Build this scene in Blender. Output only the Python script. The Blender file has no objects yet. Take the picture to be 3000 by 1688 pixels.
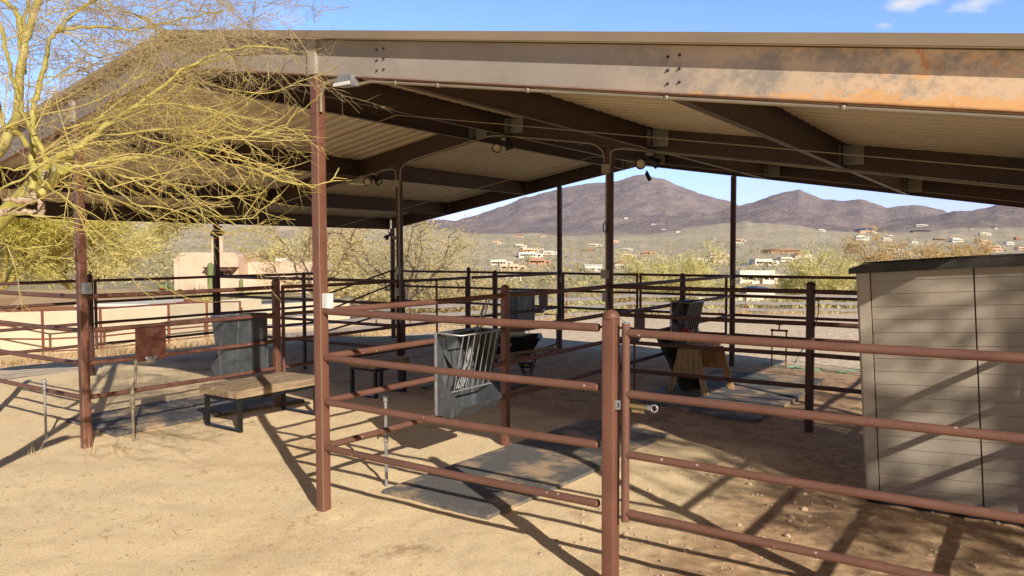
import bpy, math, random, numpy as np
from mathutils import Vector, Matrix
random.seed(7)
scene=bpy.context.scene
COL=scene.collection
# ------------------------------------------------------------------ helpers
class MB:
    """collects shapes into one mesh (world coordinates)"""
    def __init__(s): s.v=[];s.f=[];s.sm=[]
    def add(s,vs,fs,smooth=False):
        n=len(s.v); s.v.extend([tuple(map(float,p)) for p in vs]); s.f.extend([tuple(i+n for i in f) for f in fs]); s.sm.extend([smooth]*len(fs)); return s
    def box(s,x0,x1,y0,y1,z0,z1):
        vs=[(x0,y0,z0),(x1,y0,z0),(x1,y1,z0),(x0,y1,z0),(x0,y0,z1),(x1,y0,z1),(x1,y1,z1),(x0,y1,z1)]
        return s.add(vs,[(0,3,2,1),(4,5,6,7),(0,1,5,4),(1,2,6,5),(2,3,7,6),(3,0,4,7)])
    def obox(s,c,ax,ay,az,hx,hy,hz):
        c=Vector(c);ax=Vector(ax).normalized();ay=Vector(ay).normalized();az=Vector(az).normalized()
        vs=[c+ax*(i*hx)+ay*(j*hy)+az*(k*hz) for k in(-1,1) for (i,j) in((-1,-1),(1,-1),(1,1),(-1,1))]
        return s.add(vs,[(0,3,2,1),(4,5,6,7),(0,1,5,4),(1,2,6,5),(2,3,7,6),(3,0,4,7)])
    def bar(s,a,b,w,h,up=(0,0,1)):
        a=Vector(a);b=Vector(b);d=(b-a); L=d.length; d.normalize(); sd=d.cross(Vector(up))
        if sd.length<1e-4: sd=d.cross(Vector((1,0,0)))
        sd.normalize(); u=sd.cross(d)
        return s.obox((a+b)/2,d,sd,u,L/2,w/2,h/2)
    def tube(s,pts,r,n=10,cap=True):
        pts=[Vector(p) for p in pts]; R=r if isinstance(r,(list,tuple)) else [r]*len(pts)
        t0=(pts[1]-pts[0]).normalized()
        nrm=t0.cross(Vector((0,0,1)))
        if nrm.length<1e-3: nrm=t0.cross(Vector((1,0,0)))
        nrm.normalize(); vs=[];fs=[]
        for i,p in enumerate(pts):
            if i==0:t=t0
            elif i==len(pts)-1:t=(pts[i]-pts[i-1]).normalized()
            else:
                t=(pts[i+1]-pts[i-1])
                t=t.normalized() if t.length>1e-9 else t0
            nrm=(nrm-t*nrm.dot(t))
            if nrm.length<1e-6: nrm=t.orthogonal()
            nrm.normalize(); bn=t.cross(nrm)
            for k in range(n):
                a=2*math.pi*k/n; vs.append(p+(nrm*math.cos(a)+bn*math.sin(a))*R[i])
        for i in range(len(pts)-1):
            for k in range(n):
                fs.append((i*n+k,i*n+(k+1)%n,(i+1)*n+(k+1)%n,(i+1)*n+k))
        s.add(vs,fs,True)
        if cap:
            m=len(pts)-1
            s.add([vs[k] for k in range(n)],[tuple(range(n-1,-1,-1))]); s.add([vs[m*n+k] for k in range(n)],[tuple(range(n))])
        return s
    def lathe(s,o,axis,prof,n=16):
        o=Vector(o);a=Vector(axis).normalized();x=a.orthogonal().normalized();y=a.cross(x);vs=[];fs=[]
        for (r,h) in prof:
            for k in range(n):
                t=2*math.pi*k/n; vs.append(o+a*h+(x*math.cos(t)+y*math.sin(t))*max(r,1e-4))
        for i in range(len(prof)-1):
            for k in range(n): fs.append((i*n+k,i*n+(k+1)%n,(i+1)*n+(k+1)%n,(i+1)*n+k))
        return s.add(vs,fs,True)
    def prism(s,poly,axis,a0,a1):
        """extrude a polygon given in the two other coordinates"""
        def P(p,a):
            if axis==0: return (a,p[0],p[1])
            if axis==1: return (p[0],a,p[1])
            return (p[0],p[1],a)
        n=len(poly); vs=[P(p,a0) for p in poly]+[P(p,a1) for p in poly]
        fs=[tuple(range(n-1,-1,-1)),tuple(range(n,2*n))]+[(i,(i+1)%n,n+(i+1)%n,n+i) for i in range(n)]
        return s.add(vs,fs)
    def build(s,name,mat,parent=None,loc=None):
        me=bpy.data.meshes.new(name)
        o=Vector(parent['_o']) if parent is not None and '_o' in parent else Vector(loc or (0,0,0))
        me.from_pydata([tuple(Vector(v)-o) for v in s.v],[],s.f)
        me.polygons.foreach_set('use_smooth',s.sm); me.materials.append(mat)
        me.validate(clean_customdata=False)
        import bmesh
        bm=bmesh.new(); bm.from_mesh(me); bmesh.ops.recalc_face_normals(bm,faces=bm.faces[:]); bm.to_mesh(me); bm.free()
        ob=bpy.data.objects.new(name,me); COL.objects.link(ob)
        if parent is not None:
            ob.parent=parent
            if parent.type=='MESH': ob['_o']=list(o)
        else: ob.location=o; 
        ob['_o']=list(o)
        return ob
def thing(name,label,cat,loc=(0,0,0),group=None):
    o=bpy.data.objects.new(name,None); COL.objects.link(o); o.empty_display_size=.2
    o.location=loc; o['_o']=list(loc); o['label']=label; o['category']=cat
    if group:o['group']=group
    return o
def tag(o,label,cat,group=None):
    o['label']=label;o['category']=cat
    if group:o['group']=group
    return o
def struct(o): o['kind']='structure'; return o
def dup(root,loc,label=None,rz=0,scale=None,group=None):
    r=root.copy(); COL.objects.link(r); r.location=loc; r.rotation_euler=(0,0,rz)
    if scale: r.scale=scale
    if label: r['label']=label
    if group: r['group']=group
    for ch in list(root.children):
        c=ch.copy(); COL.objects.link(c); c.parent=r
        for g in list(ch.children):
            d=g.copy(); COL.objects.link(d); d.parent=c
    return r
# ------------------------------------------------------------------ materials
def nd(nt,t,**k):
    n=nt.nodes.new(t)
    for a,b in k.items(): setattr(n,a,b)
    return n
def newmat(name):
    m=bpy.data.materials.new(name); m.use_nodes=True; nt=m.node_tree; b=nt.nodes['Principled BSDF']; return m,nt,b
def ramp(nt,fac,stops,interp='LINEAR'):
    r=nd(nt,'ShaderNodeValToRGB'); r.color_ramp.interpolation=interp
    e=r.color_ramp.elements
    while len(e)<len(stops): e.new(.5)
    for el,(p,c) in zip(e,stops): el.position=p; el.color=(*c,1) if len(c)==3 else c
    nt.links.new(fac,r.inputs[0]); return r.outputs[0]
def noise(nt,scale,detail=4,vec=None,rough=.55,dim='3D'):
    n=nd(nt,'ShaderNodeTexNoise'); n.inputs['Scale'].default_value=scale;n.inputs['Detail'].default_value=detail;n.inputs['Roughness'].default_value=rough
    if vec: nt.links.new(vec,n.inputs['Vector'])
    return n.outputs['Fac']
def pos(nt): return nd(nt,'ShaderNodeNewGeometry').outputs['Position']
def mapv(nt,vec,scale=(1,1,1)):
    m=nd(nt,'ShaderNodeMapping'); m.inputs['Scale'].default_value=scale; nt.links.new(vec,m.inputs['Vector']); return m.outputs[0]
def mixc(nt,fac,a,b,bt='MIX'):
    m=nd(nt,'ShaderNodeMix',data_type='RGBA',blend_type=bt)
    for i,x in ((0,fac),(6,a),(7,b)):
        if hasattr(x,'links') or isinstance(x,bpy.types.NodeSocket): nt.links.new(x,m.inputs[i])
        else: m.inputs[i].default_value=x if i==0 else (*x,1)
    return m.outputs[2]
def math_(nt,op,a,b=None,clamp=False):
    m=nd(nt,'ShaderNodeMath',operation=op); m.use_clamp=clamp
    for i,x in enumerate((a,b)):
        if x is None: continue
        if isinstance(x,bpy.types.NodeSocket): nt.links.new(x,m.inputs[i])
        else: m.inputs[i].default_value=x
    return m.outputs[0]
def bump(nt,b,h,strength=.3,dist=.01):
    n=nd(nt,'ShaderNodeBump'); n.inputs['Strength'].default_value=strength;n.inputs['Distance'].default_value=dist
    nt.links.new(h,n.inputs['Height']); nt.links.new(n.outputs[0],b.inputs['Normal'])
def simple(name,col,rough=.6,metal=0,var=.25,sc=6,bs=.15,col2=None,spec=.5):
    m,nt,b=newmat(name); p=pos(nt)
    f=noise(nt,sc,6,p,.6)
    c2=col2 or tuple(x*(1-var) for x in col); c1=tuple(min(1,x*(1+var)) for x in col)
    c=ramp(nt,f,[(.3,c2),(.7,c1)]); nt.links.new(c,b.inputs['Base Color'])
    b.inputs['Roughness'].default_value=rough;b.inputs['Metallic'].default_value=metal
    b.inputs['Specular IOR Level'].default_value=spec
    if bs: bump(nt,b,noise(nt,sc*12,3,p),bs,.004)
    return m
M={}
def paint(name,base,rust,amt,spots=True,rough=.5):
    m,nt,b=newmat(name); p=pos(nt)
    c=ramp(nt,noise(nt,3,6,p,.65),[(.25,tuple(x*.75 for x in base)),(.75,tuple(x*1.22 for x in base))])
    c=mixc(nt,math_(nt,'MULTIPLY',ramp(nt,noise(nt,60,3,p),[(.35,(0,0,0)),(.75,(1,1,1))]),.35),c,tuple(x*.55 for x in base))
    r=ramp(nt,noise(nt,9,8,p,.7),[(1-amt-.03,(0,0,0)),(1-amt+.05,(1,1,1))])
    c=mixc(nt,r,c,rust)
    if spots:
        v=nd(nt,'ShaderNodeTexVoronoi'); v.inputs['Scale'].default_value=9; nt.links.new(p,v.inputs['Vector'])
        s=ramp(nt,v.outputs['Distance'],[(.05,(1,1,1)),(.085,(0,0,0))])
        s=math_(nt,'MULTIPLY',s,.75); c=mixc(nt,s,c,(.6,.52,.45))
    nt.links.new(c,b.inputs['Base Color']); b.inputs['Roughness'].default_value=rough
    bump(nt,b,noise(nt,70,4,p),.18,.004); return m
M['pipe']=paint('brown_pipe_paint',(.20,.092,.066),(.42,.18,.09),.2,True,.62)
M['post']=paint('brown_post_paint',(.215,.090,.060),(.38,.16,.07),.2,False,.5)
M['shaded_pipe']=paint('shaded_brown_pipe_paint',(.125,.055,.043),(.22,.09,.05),.2,True,.62)  # same pipe paint, with the shade under the roof put into its colour
M['shaded_post']=paint('shaded_brown_post_paint',(.095,.042,.032),(.18,.07,.04),.2,False,.55)  # post paint darkened to carry the roof's shade in the colour
M['head']=simple('pale_grey_post_head',(.40,.35,.315),.5,0,.12,5,0)
M['rust_pipe']=paint('red_rust_pipe',(.25,.075,.045),(.4,.16,.07),.3)
M['steel']=paint('dark_brown_steel',(.072,.040,.028),(.25,.11,.04),.17,False,.5)
M['trim']=simple('tan_trim_metal',(.30,.225,.15),.5,0,.1,2)
# near rake beam: grey brown paint, orange rust towards the low end
m,nt,b=newmat('weathered_beam'); p=pos(nt)
sx=nd(nt,'ShaderNodeSeparateXYZ'); nt.links.new(p,sx.inputs[0])
base=ramp(nt,noise(nt,2.5,5,p),[(.3,(.31,.27,.24)),(.7,(.40,.35,.315))])
# height inside the beam 0..1
u=math_(nt,'ABSOLUTE',math_(nt,'ADD',sx.outputs[0],1.8875))
hb=math_(nt,'DIVIDE',math_(nt,'SUBTRACT',sx.outputs[2],math_(nt,'SUBTRACT',3.808,math_(nt,'MULTIPLY',u,.167))),.27)
amt=math_(nt,'MULTIPLY',math_(nt,'SUBTRACT',sx.outputs[0],2.3,),.55,True)
lf=math_(nt,'MULTIPLY',math_(nt,'SUBTRACT',-1.7,sx.outputs[0]),.5,True); base=mixc(nt,lf,base,(.20,.17,.155))  # left of the ridge, tree shade is darkened into the base colour
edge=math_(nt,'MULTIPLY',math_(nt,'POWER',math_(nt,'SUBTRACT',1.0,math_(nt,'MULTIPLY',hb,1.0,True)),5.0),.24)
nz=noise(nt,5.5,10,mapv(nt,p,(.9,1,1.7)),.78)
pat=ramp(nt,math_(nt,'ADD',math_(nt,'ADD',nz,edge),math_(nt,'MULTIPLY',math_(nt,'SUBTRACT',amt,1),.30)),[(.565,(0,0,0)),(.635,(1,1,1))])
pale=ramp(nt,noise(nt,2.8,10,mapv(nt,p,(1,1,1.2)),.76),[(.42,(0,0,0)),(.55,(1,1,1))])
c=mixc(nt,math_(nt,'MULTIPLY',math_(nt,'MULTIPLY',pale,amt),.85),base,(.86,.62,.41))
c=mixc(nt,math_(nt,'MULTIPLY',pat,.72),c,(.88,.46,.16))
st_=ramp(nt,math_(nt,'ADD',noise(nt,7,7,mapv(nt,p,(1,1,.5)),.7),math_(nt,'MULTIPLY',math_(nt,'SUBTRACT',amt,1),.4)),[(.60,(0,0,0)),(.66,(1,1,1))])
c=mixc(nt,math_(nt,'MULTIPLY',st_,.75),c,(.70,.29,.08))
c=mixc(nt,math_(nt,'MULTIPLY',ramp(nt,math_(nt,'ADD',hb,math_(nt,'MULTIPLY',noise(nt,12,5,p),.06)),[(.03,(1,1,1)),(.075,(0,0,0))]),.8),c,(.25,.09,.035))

nt.links.new(c,b.inputs['Base Color']); b.inputs['Roughness'].default_value=.55; bump(nt,b,noise(nt,40,4,p),.12,.004); M['beam']=m
M['deck']=simple('cream_roof_underside',(.62,.52,.37),.55,0,.07,1.5,0)
M['roof_top']=simple('dark_olive_roof_top',(.13,.11,.085),.5,0,.2,3,0)
M['galv']=simple('galvanised_metal',(.42,.43,.45),.35,.55,.25,14,.1)
M['galv_dull']=simple('dull_galvanised_plate',(.30,.30,.27),.5,.2,.2,18,.1)
m,nt,b=newmat('dark_galvanised_feeder'); p=pos(nt)
c=ramp(nt,noise(nt,4,7,p,.65),[(.3,(.075,.085,.095)),(.7,(.15,.165,.18))])
c=mixc(nt,ramp(nt,noise(nt,16,6,mapv(nt,p,(1,1,.10)),.7),[(.56,(0,0,0)),(.66,(.7,.7,.7))]),c,(.36,.38,.39))
c=mixc(nt,ramp(nt,noise(nt,3,8,p,.75),[(.6,(0,0,0)),(.68,(.6,.6,.6))]),c,(.40,.33,.25))
nt.links.new(c,b.inputs['Base Color']); b.inputs['Roughness'].default_value=.45; b.inputs['Metallic'].default_value=.35; bump(nt,b,noise(nt,25,4,p),.1,.004); M['feeder']=m
M['white_box']=simple('white_outlet_cover',(.8,.8,.8),.35,0,.05,8,.05)
M['conduit']=simple('grey_conduit',(.33,.28,.21),.45,.2,.12,8,0)
M['brass']=simple('weathered_brass',(.42,.33,.15),.35,.6,.25,30,.1)
M['black']=simple('black_steel',(.022,.024,.026),.4,.3,.3,20,.05)
M['black_plastic']=simple('black_plastic',(.018,.019,.022),.45,0,.2,10,.05)
M['white']=simple('white_marking',(.75,.75,.75),.5,0,.05,8,0)
M['yellow']=simple('yellow_sticker',(.6,.5,.05),.5,0,.05,8,0)
M['red']=simple('red_plastic',(.6,.06,.03),.5,0,.1,8,0)
M['cloth']=simple('white_cloth',(.7,.68,.64),.8,0,.1,8,.2)
M['hose']=simple('green_hose',(.15,.42,.27),.5,0,.2,10,0)
M['plate']=paint('brown_sheet_plate',(.17,.062,.042),(.3,.12,.05),.15,False,.6)
M['glass']=simple('lamp_glass',(.55,.45,.32),.15,0,.1,30,0)
# wood
def wood(name,a,b_,axis=1):
    m,nt,b=newmat(name); p=pos(nt); sc=[14,14,14]; sc[axis]=1.1
    g=noise(nt,1.6,7,mapv(nt,p,tuple(sc)),.65)
    c=ramp(nt,g,[(.32,tuple(x*.30 for x in a)),(.44,tuple(x*.8 for x in a)),(.55,a),(.7,b_)])
    nt.links.new(c,b.inputs['Base Color']); b.inputs['Roughness'].default_value=.75; bump(nt,b,g,.6,.012); return m
M['bench_wood']=wood('weathered_bench_wood',(.40,.29,.18),(.60,.51,.39),1)
M['ply']=wood('plywood',(.62,.38,.17),(.74,.50,.25),2)
M['plank']=simple('grey_fence_board',(.27,.245,.25),.75,0,.18,3,.2)
# rubber mat
m,nt,b=newmat('dusty_rubber_mat'); p=pos(nt)
f=ramp(nt,noise(nt,1.7,7,p,.62),[(.50,(0,0,0)),(.60,(1,1,1))])
c=ramp(nt,noise(nt,30,5,p),[(.3,(.115,.113,.11)),(.7,(.175,.17,.162))])
c=mixc(nt,math_(nt,'MULTIPLY',f,.75),c,(.62,.44,.27)); 
c=mixc(nt,ramp(nt,noise(nt,160,2,p),[(.66,(0,0,0)),(.74,(1,1,1))]),c,(.34,.27,.2))
nt.links.new(c,b.inputs['Base Color']); b.inputs['Roughness'].default_value=.85; bump(nt,b,noise(nt,90,3,p),.3,.004); M['mat']=m
# ground
m,nt,b=newmat('decomposed_granite'); p=pos(nt)
sx=nd(nt,'ShaderNodeSeparateXYZ'); nt.links.new(p,sx.inputs[0]); X,Y=sx.outputs[0],sx.outputs[1]
big=noise(nt,.55,5,p,.6); mid=noise(nt,3.0,6,p,.65); fine=noise(nt,75,3,p,.7); fine2=noise(nt,190,2,p,.7)
gran=ramp(nt,fine,[(.28,(.74,.44,.20)),(.39,(1,.71,.40)),(.52,(1,.80,.49)),(.68,(1,.93,.70))])
gran=mixc(nt,ramp(nt,fine2,[(.36,(1,1,1)),(.44,(0,0,0))]),gran,(.66,.45,.25))
gran=mixc(nt,ramp(nt,big,[(.53,(0,0,0)),(.68,(.5,.5,.5))]),gran,(.76,.52,.29))
deb=ramp(nt,noise(nt,1.3,7,p,.82),[(.565,(0,0,0)),(.64,(.8,.8,.8))])
mg=noise(nt,38,4,p,.75); gran=mixc(nt,ramp(nt,mg,[(.34,(.55,.55,.55)),(.43,(0,0,0))]),gran,(.52,.32,.17)); gran=mixc(nt,ramp(nt,mg,[(.58,(0,0,0)),(.66,(.5,.5,.5))]),gran,(1,.97,.82))
gran=mixc(nt,math_(nt,'MULTIPLY',deb,.75),gran,(.46,.29,.155))
st=noise(nt,26,5,mapv(nt,p,(1,.35,1)),.8); gran=mixc(nt,ramp(nt,st,[(.665,(0,0,0)),(.71,(.6,.6,.6))]),gran,(.28,.16,.08))
dirt=ramp(nt,noise(nt,14,7,p,.7),[(.3,(.38,.235,.13)),(.5,(.62,.42,.25)),(.72,(.82,.60,.39))])
dirt=mixc(nt,ramp(nt,mid,[(.45,(0,0,0)),(.62,(.7,.7,.7))]),dirt,(.38,.235,.14))
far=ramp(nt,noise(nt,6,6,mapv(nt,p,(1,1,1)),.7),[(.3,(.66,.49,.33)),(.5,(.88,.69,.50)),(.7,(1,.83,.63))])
wob=math_(nt,'MULTIPLY',math_(nt,'SUBTRACT',noise(nt,1.1,5,p),.5),2.4)
def sstep(v,a,b_):
    r=nd(nt,'ShaderNodeMapRange',interpolation_type='SMOOTHSTEP'); r.inputs[1].default_value=a;r.inputs[2].default_value=b_; nt.links.new(v,r.inputs[0]); return r.outputs[0]
kd=math_(nt,'MAXIMUM',math_(nt,'MULTIPLY',sstep(math_(nt,'ADD',X,wob),1.9,3.1),sstep(math_(nt,'ADD',Y,wob),-.9,.5)),sstep(math_(nt,'ADD',Y,wob),3.3,4.6))
c=mixc(nt,kd,gran,dirt)
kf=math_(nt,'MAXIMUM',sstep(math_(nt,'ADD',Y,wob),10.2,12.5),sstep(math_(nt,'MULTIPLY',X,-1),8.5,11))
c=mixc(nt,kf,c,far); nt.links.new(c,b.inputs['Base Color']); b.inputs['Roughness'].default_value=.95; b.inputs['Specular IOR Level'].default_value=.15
hv=nd(nt,'ShaderNodeTexVoronoi'); hv.inputs['Scale'].default_value=5.5; nt.links.new(p,hv.inputs['Vector'])
hoof=math_(nt,'MULTIPLY',math_(nt,'MULTIPLY',ramp(nt,hv.outputs['Distance'],[(.1,(0,0,0)),(.5,(1,1,1))]),kd),2.2)
h=math_(nt,'ADD',hoof,math_(nt,'ADD',math_(nt,'MULTIPLY',noise(nt,7,6,p,.7),1.0),math_(nt,'MULTIPLY',fine,.35))); bump(nt,b,h,.36,.022); M['ground']=m
# desert terrain, colour changes with distance
m,nt,b=newmat('desert_terrain'); p=pos(nt)
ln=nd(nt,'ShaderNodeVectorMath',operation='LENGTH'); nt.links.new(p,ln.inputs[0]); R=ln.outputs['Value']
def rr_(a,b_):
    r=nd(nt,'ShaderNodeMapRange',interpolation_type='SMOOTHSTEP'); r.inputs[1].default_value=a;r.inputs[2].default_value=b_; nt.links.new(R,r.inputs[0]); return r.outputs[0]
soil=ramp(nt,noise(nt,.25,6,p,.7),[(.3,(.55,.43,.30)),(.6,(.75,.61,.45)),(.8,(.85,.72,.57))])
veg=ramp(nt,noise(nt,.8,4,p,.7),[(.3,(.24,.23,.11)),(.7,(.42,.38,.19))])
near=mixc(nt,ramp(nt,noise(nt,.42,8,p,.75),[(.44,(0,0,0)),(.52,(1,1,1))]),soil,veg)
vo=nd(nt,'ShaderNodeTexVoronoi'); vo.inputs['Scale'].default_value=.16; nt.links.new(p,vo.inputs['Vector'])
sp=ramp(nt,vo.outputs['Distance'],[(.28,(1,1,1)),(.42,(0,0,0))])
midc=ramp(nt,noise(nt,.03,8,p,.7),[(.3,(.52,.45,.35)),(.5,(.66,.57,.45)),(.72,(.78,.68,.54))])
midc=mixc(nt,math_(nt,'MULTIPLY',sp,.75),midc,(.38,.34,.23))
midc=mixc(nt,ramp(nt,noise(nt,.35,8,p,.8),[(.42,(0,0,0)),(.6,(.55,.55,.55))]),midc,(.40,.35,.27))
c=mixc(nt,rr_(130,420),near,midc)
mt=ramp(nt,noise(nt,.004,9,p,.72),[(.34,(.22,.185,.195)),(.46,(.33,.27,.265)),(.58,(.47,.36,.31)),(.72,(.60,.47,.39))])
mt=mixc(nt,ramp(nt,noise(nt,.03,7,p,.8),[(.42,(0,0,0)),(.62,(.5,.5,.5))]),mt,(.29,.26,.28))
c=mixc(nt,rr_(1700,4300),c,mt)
c=mixc(nt,math_(nt,'MULTIPLY',rr_(600,7500),.45),c,(.50,.45,.55))  # aerial haze painted into the base colour, stronger with distance
nt.links.new(c,b.inputs['Base Color']); b.inputs['Roughness'].default_value=1; b.inputs['Specular IOR Level'].default_value=.05

hh=math_(nt,'ADD',math_(nt,'MULTIPLY',noise(nt,.006,9,p,.72),1.0),math_(nt,'MULTIPLY',noise(nt,.035,7,p,.75),.3))
bn=nd(nt,'ShaderNodeBump'); bn.inputs['Strength'].default_value=.6; nt.links.new(math_(nt,'MULTIPLY',rr_(1800,4500),140.0),bn.inputs['Distance']); nt.links.new(hh,bn.inputs['Height']); nt.links.new(bn.outputs[0],b.inputs['Normal'])
M['terrain']=m
M['road']=simple('grey_asphalt_road',(.33,.30,.31),.9,0,.15,1.2,0)
def stucco(n,c): M[n]=simple(n,c,.9,0,.08,1.5,.15,spec=.2)
stucco('stucco_tan',(.80,.58,.44)); stucco('stucco_pink',(.80,.60,.48)); stucco('stucco_cream',(.85,.78,.66)); stucco('stucco_white',(.80,.77,.72)); stucco('stucco_red',(.55,.32,.21)); stucco('stucco_brown',(.34,.24,.18)); stucco('wall_beige',(.70,.60,.44)); stucco('solar',(.08,.10,.2)); stucco('tile_roof',(.42,.26,.17)); stucco('tile_red',(.36,.13,.09)); stucco('tile_tan',(.52,.37,.24))
M['window']=simple('dark_window',(.04,.035,.035),.2,0,.2,3,0)
M['house_trim']=simple('dark_wood_trim',(.12,.06,.04),.7,0,.2,3,0)
def leaf(name,a,b_,tr=.3):
    m,nt,b=newmat(name); p=pos(nt)
    oi=nd(nt,'ShaderNodeObjectInfo')
    c=ramp(nt,noise(nt,1.2,5,p,.7),[(.3,a),(.7,b_)]); nt.links.new(c,b.inputs['Base Color']); b.inputs['Roughness'].default_value=.8; b.inputs['Specular IOR Level'].default_value=.2
    tr_=nd(nt,'ShaderNodeBsdfTranslucent'); nt.links.new(c,tr_.inputs['Color']); mx=nd(nt,'ShaderNodeMixShader'); mx.inputs[0].default_value=tr
    nt.links.new(b.outputs[0],mx.inputs[1]); nt.links.new(tr_.outputs[0],mx.inputs[2]); nt.links.new(mx.outputs[0],nt.nodes['Material Output'].inputs['Surface'])
    return m
M['pv_leaf']=leaf('palo_verde_leaf',(.50,.45,.10),(.86,.76,.24))
M['pv_leaf2']=leaf('green_palo_verde_leaf',(.66,.60,.24),(.95,.86,.48))
M['mesq_leaf']=leaf('mesquite_leaf',(.52,.42,.20),(.90,.74,.40))
M['gold_leaf']=leaf('golden_leaf',(.60,.42,.18),(.90,.66,.32))
M['scrub_leaf']=leaf('scrub_leaf',(.32,.31,.16),(.58,.52,.29))
M['dry']=leaf('dry_grass',(.60,.44,.24),(.95,.76,.48))
M['bark']=simple('pale_branch_bark',(.20,.15,.11),.85,0,.3,8,.2)
M['cactus']=simple('saguaro_skin',(.20,.24,.09),.7,0,.2,6,0)
m,nt,b=newmat('palo_verde_bark'); p=pos(nt)
c=ramp(nt,noise(nt,7,5,p,.6),[(.3,(.22,.19,.05)),(.5,(.46,.39,.09)),(.75,(.64,.54,.20))])
c=mixc(nt,ramp(nt,noise(nt,2.4,6,p,.7),[(.56,(0,0,0)),(.66,(.7,.7,.7))]),c,(.42,.34,.24))
nt.links.new(c,b.inputs['Base Color']); b.inputs['Roughness'].default_value=.6; bump(nt,b,noise(nt,50,4,p),.25,.004); M['pv_bark']=m
M['pv_twig']=leaf('yellow_twig',(.62,.50,.13),(.92,.78,.34))
M['pv_twig2']=leaf('tan_twig',(.48,.37,.20),(.78,.64,.40))
M['dead_wood']=simple('dead_pale_wood',(.50,.38,.27),.8,0,.35,9,.4)
M['cut_wood']=simple('cut_wood_end',(.55,.46,.33),.8,0,.2,30,.1)
# shed
m,nt,b=newmat('beige_vinyl_shed'); p=pos(nt); sx=nd(nt,'ShaderNodeSeparateXYZ'); nt.links.new(p,sx.inputs[0])
c=ramp(nt,noise(nt,1.6,6,p,.65),[(.3,(.375,.325,.26)),(.7,(.46,.40,.32))])
c=mixc(nt,math_(nt,'MULTIPLY',ramp(nt,math_(nt,'ADD',sx.outputs[2],math_(nt,'MULTIPLY',noise(nt,6,5,p),.35)),[(.15,(1,1,1)),(.55,(0,0,0))]),.6),c,(.52,.38,.25))
c=mixc(nt,ramp(nt,noise(nt,14,6,mapv(nt,p,(1,1,.12)),.7),[(.55,(0,0,0)),(.75,(.3,.3,.3))]),c,(.33,.27,.20))
nt.links.new(c,b.inputs['Base Color']); b.inputs['Roughness'].default_value=.6; bump(nt,b,noise(nt,30,4,mapv(nt,p,(.3,1,2))),.15,.004); M['shed_wall']=m
M['shed_roof']=simple('dark_vinyl_roof',(.045,.042,.038),.7,0,.35,8,.3)
M['shed_trim']=simple('beige_vinyl_trim',(.47,.41,.325),.6,0,.05,2,0)
# --- terrain functions
CX,CY=4.735,-4.180; SY,CYW=0.5668,0.8239; FP=2247.5
def ss(a,b,x):
    t=np.clip((x-a)/(b-a),0,1); return t*t*(3-2*t)
def _h(ix,iy,s):
    n=(ix.astype(np.int64)*374761393+iy.astype(np.int64)*668265263+s*144665)&0x7fffffff
    n=((n^(n>>13))*1274126177)&0x7fffffff
    return ((n^(n>>16))&0xffff)/65535.0
def vn(x,y,s=0):
    x=np.asarray(x,float);y=np.asarray(y,float)
    ix=np.floor(x);iy=np.floor(y);fx=x-ix;fy=y-iy
    fx=fx*fx*(3-2*fx);fy=fy*fy*(3-2*fy)
    a=_h(ix,iy,s);b=_h(ix+1,iy,s);c=_h(ix,iy+1,s);d=_h(ix+1,iy+1,s)
    return (a*(1-fx)+b*fx)*(1-fy)+(c*(1-fx)+d*fx)*fy
def fbm(x,y,o=4,s=0):
    r=0;a=.5;n=0
    for k in range(o):
        r=r+a*vn(x,y,s+k);n+=a;a*=.5;x=x*2.03+17.1;y=y*2.03+9.7
    return r/n
def ridged(x,y,o=5,s=0):
    r=0;a=.5;n=0
    for k in range(o):
        r=r+a*(1-np.abs(2*vn(x,y,s+k)-1));n+=a;a*=.55;x=x*2.1+5.3;y=y*2.1+3.1
    return r/n
MX=[-3000,-600,0,600,1000,1340,1440,1540,1648,1748,1810,1860,1881,1940,1990,2058,2145,2176,2200,2600,3400,6000]
MY=[620,600,590,600,640,645,615,578,553,536,531,515,512,524,547,571,596,612,640,690,690,690]
NX=[1600,2100,2176,2226,2288,2338,2363,2400,2456,2530,2592,2673,2723,2760,2791,2847,2921,3100,4000]
NY=[700,640,610,593,568,559,571,588,593,594,615,606,612,619,640,650,660,670,680]
RX=[2500,2700,2791,2847,2921,3000,3100,3300,4500]
RY=[700,650,628,621,605,598,585,570,600]
LX=[-3000,0,300,600,900,1100,1200,1300,1450,1600,3500]
LY=[520,520,545,575,610,648,668,680,700,712,740]
HX=[-3000,1300,1700,1900,2050,2180,2300,2450,2600,2750,3000,3500]
HY=[735,700,700,690,665,655,662,682,690,680,670,665]
def geo(x,y):
    dx=x-CX;dy=y-CY
    D=-dx*SY+dy*CYW; rt=dx*CYW+dy*SY
    r=np.hypot(dx,dy)
    Dc=np.maximum(D,r*.25)
    X=1500+FP*np.clip(rt/Dc,-3,3)
    return D,X,r
def zy(y,D): return 2.1+(737-y)/FP*D
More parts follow.
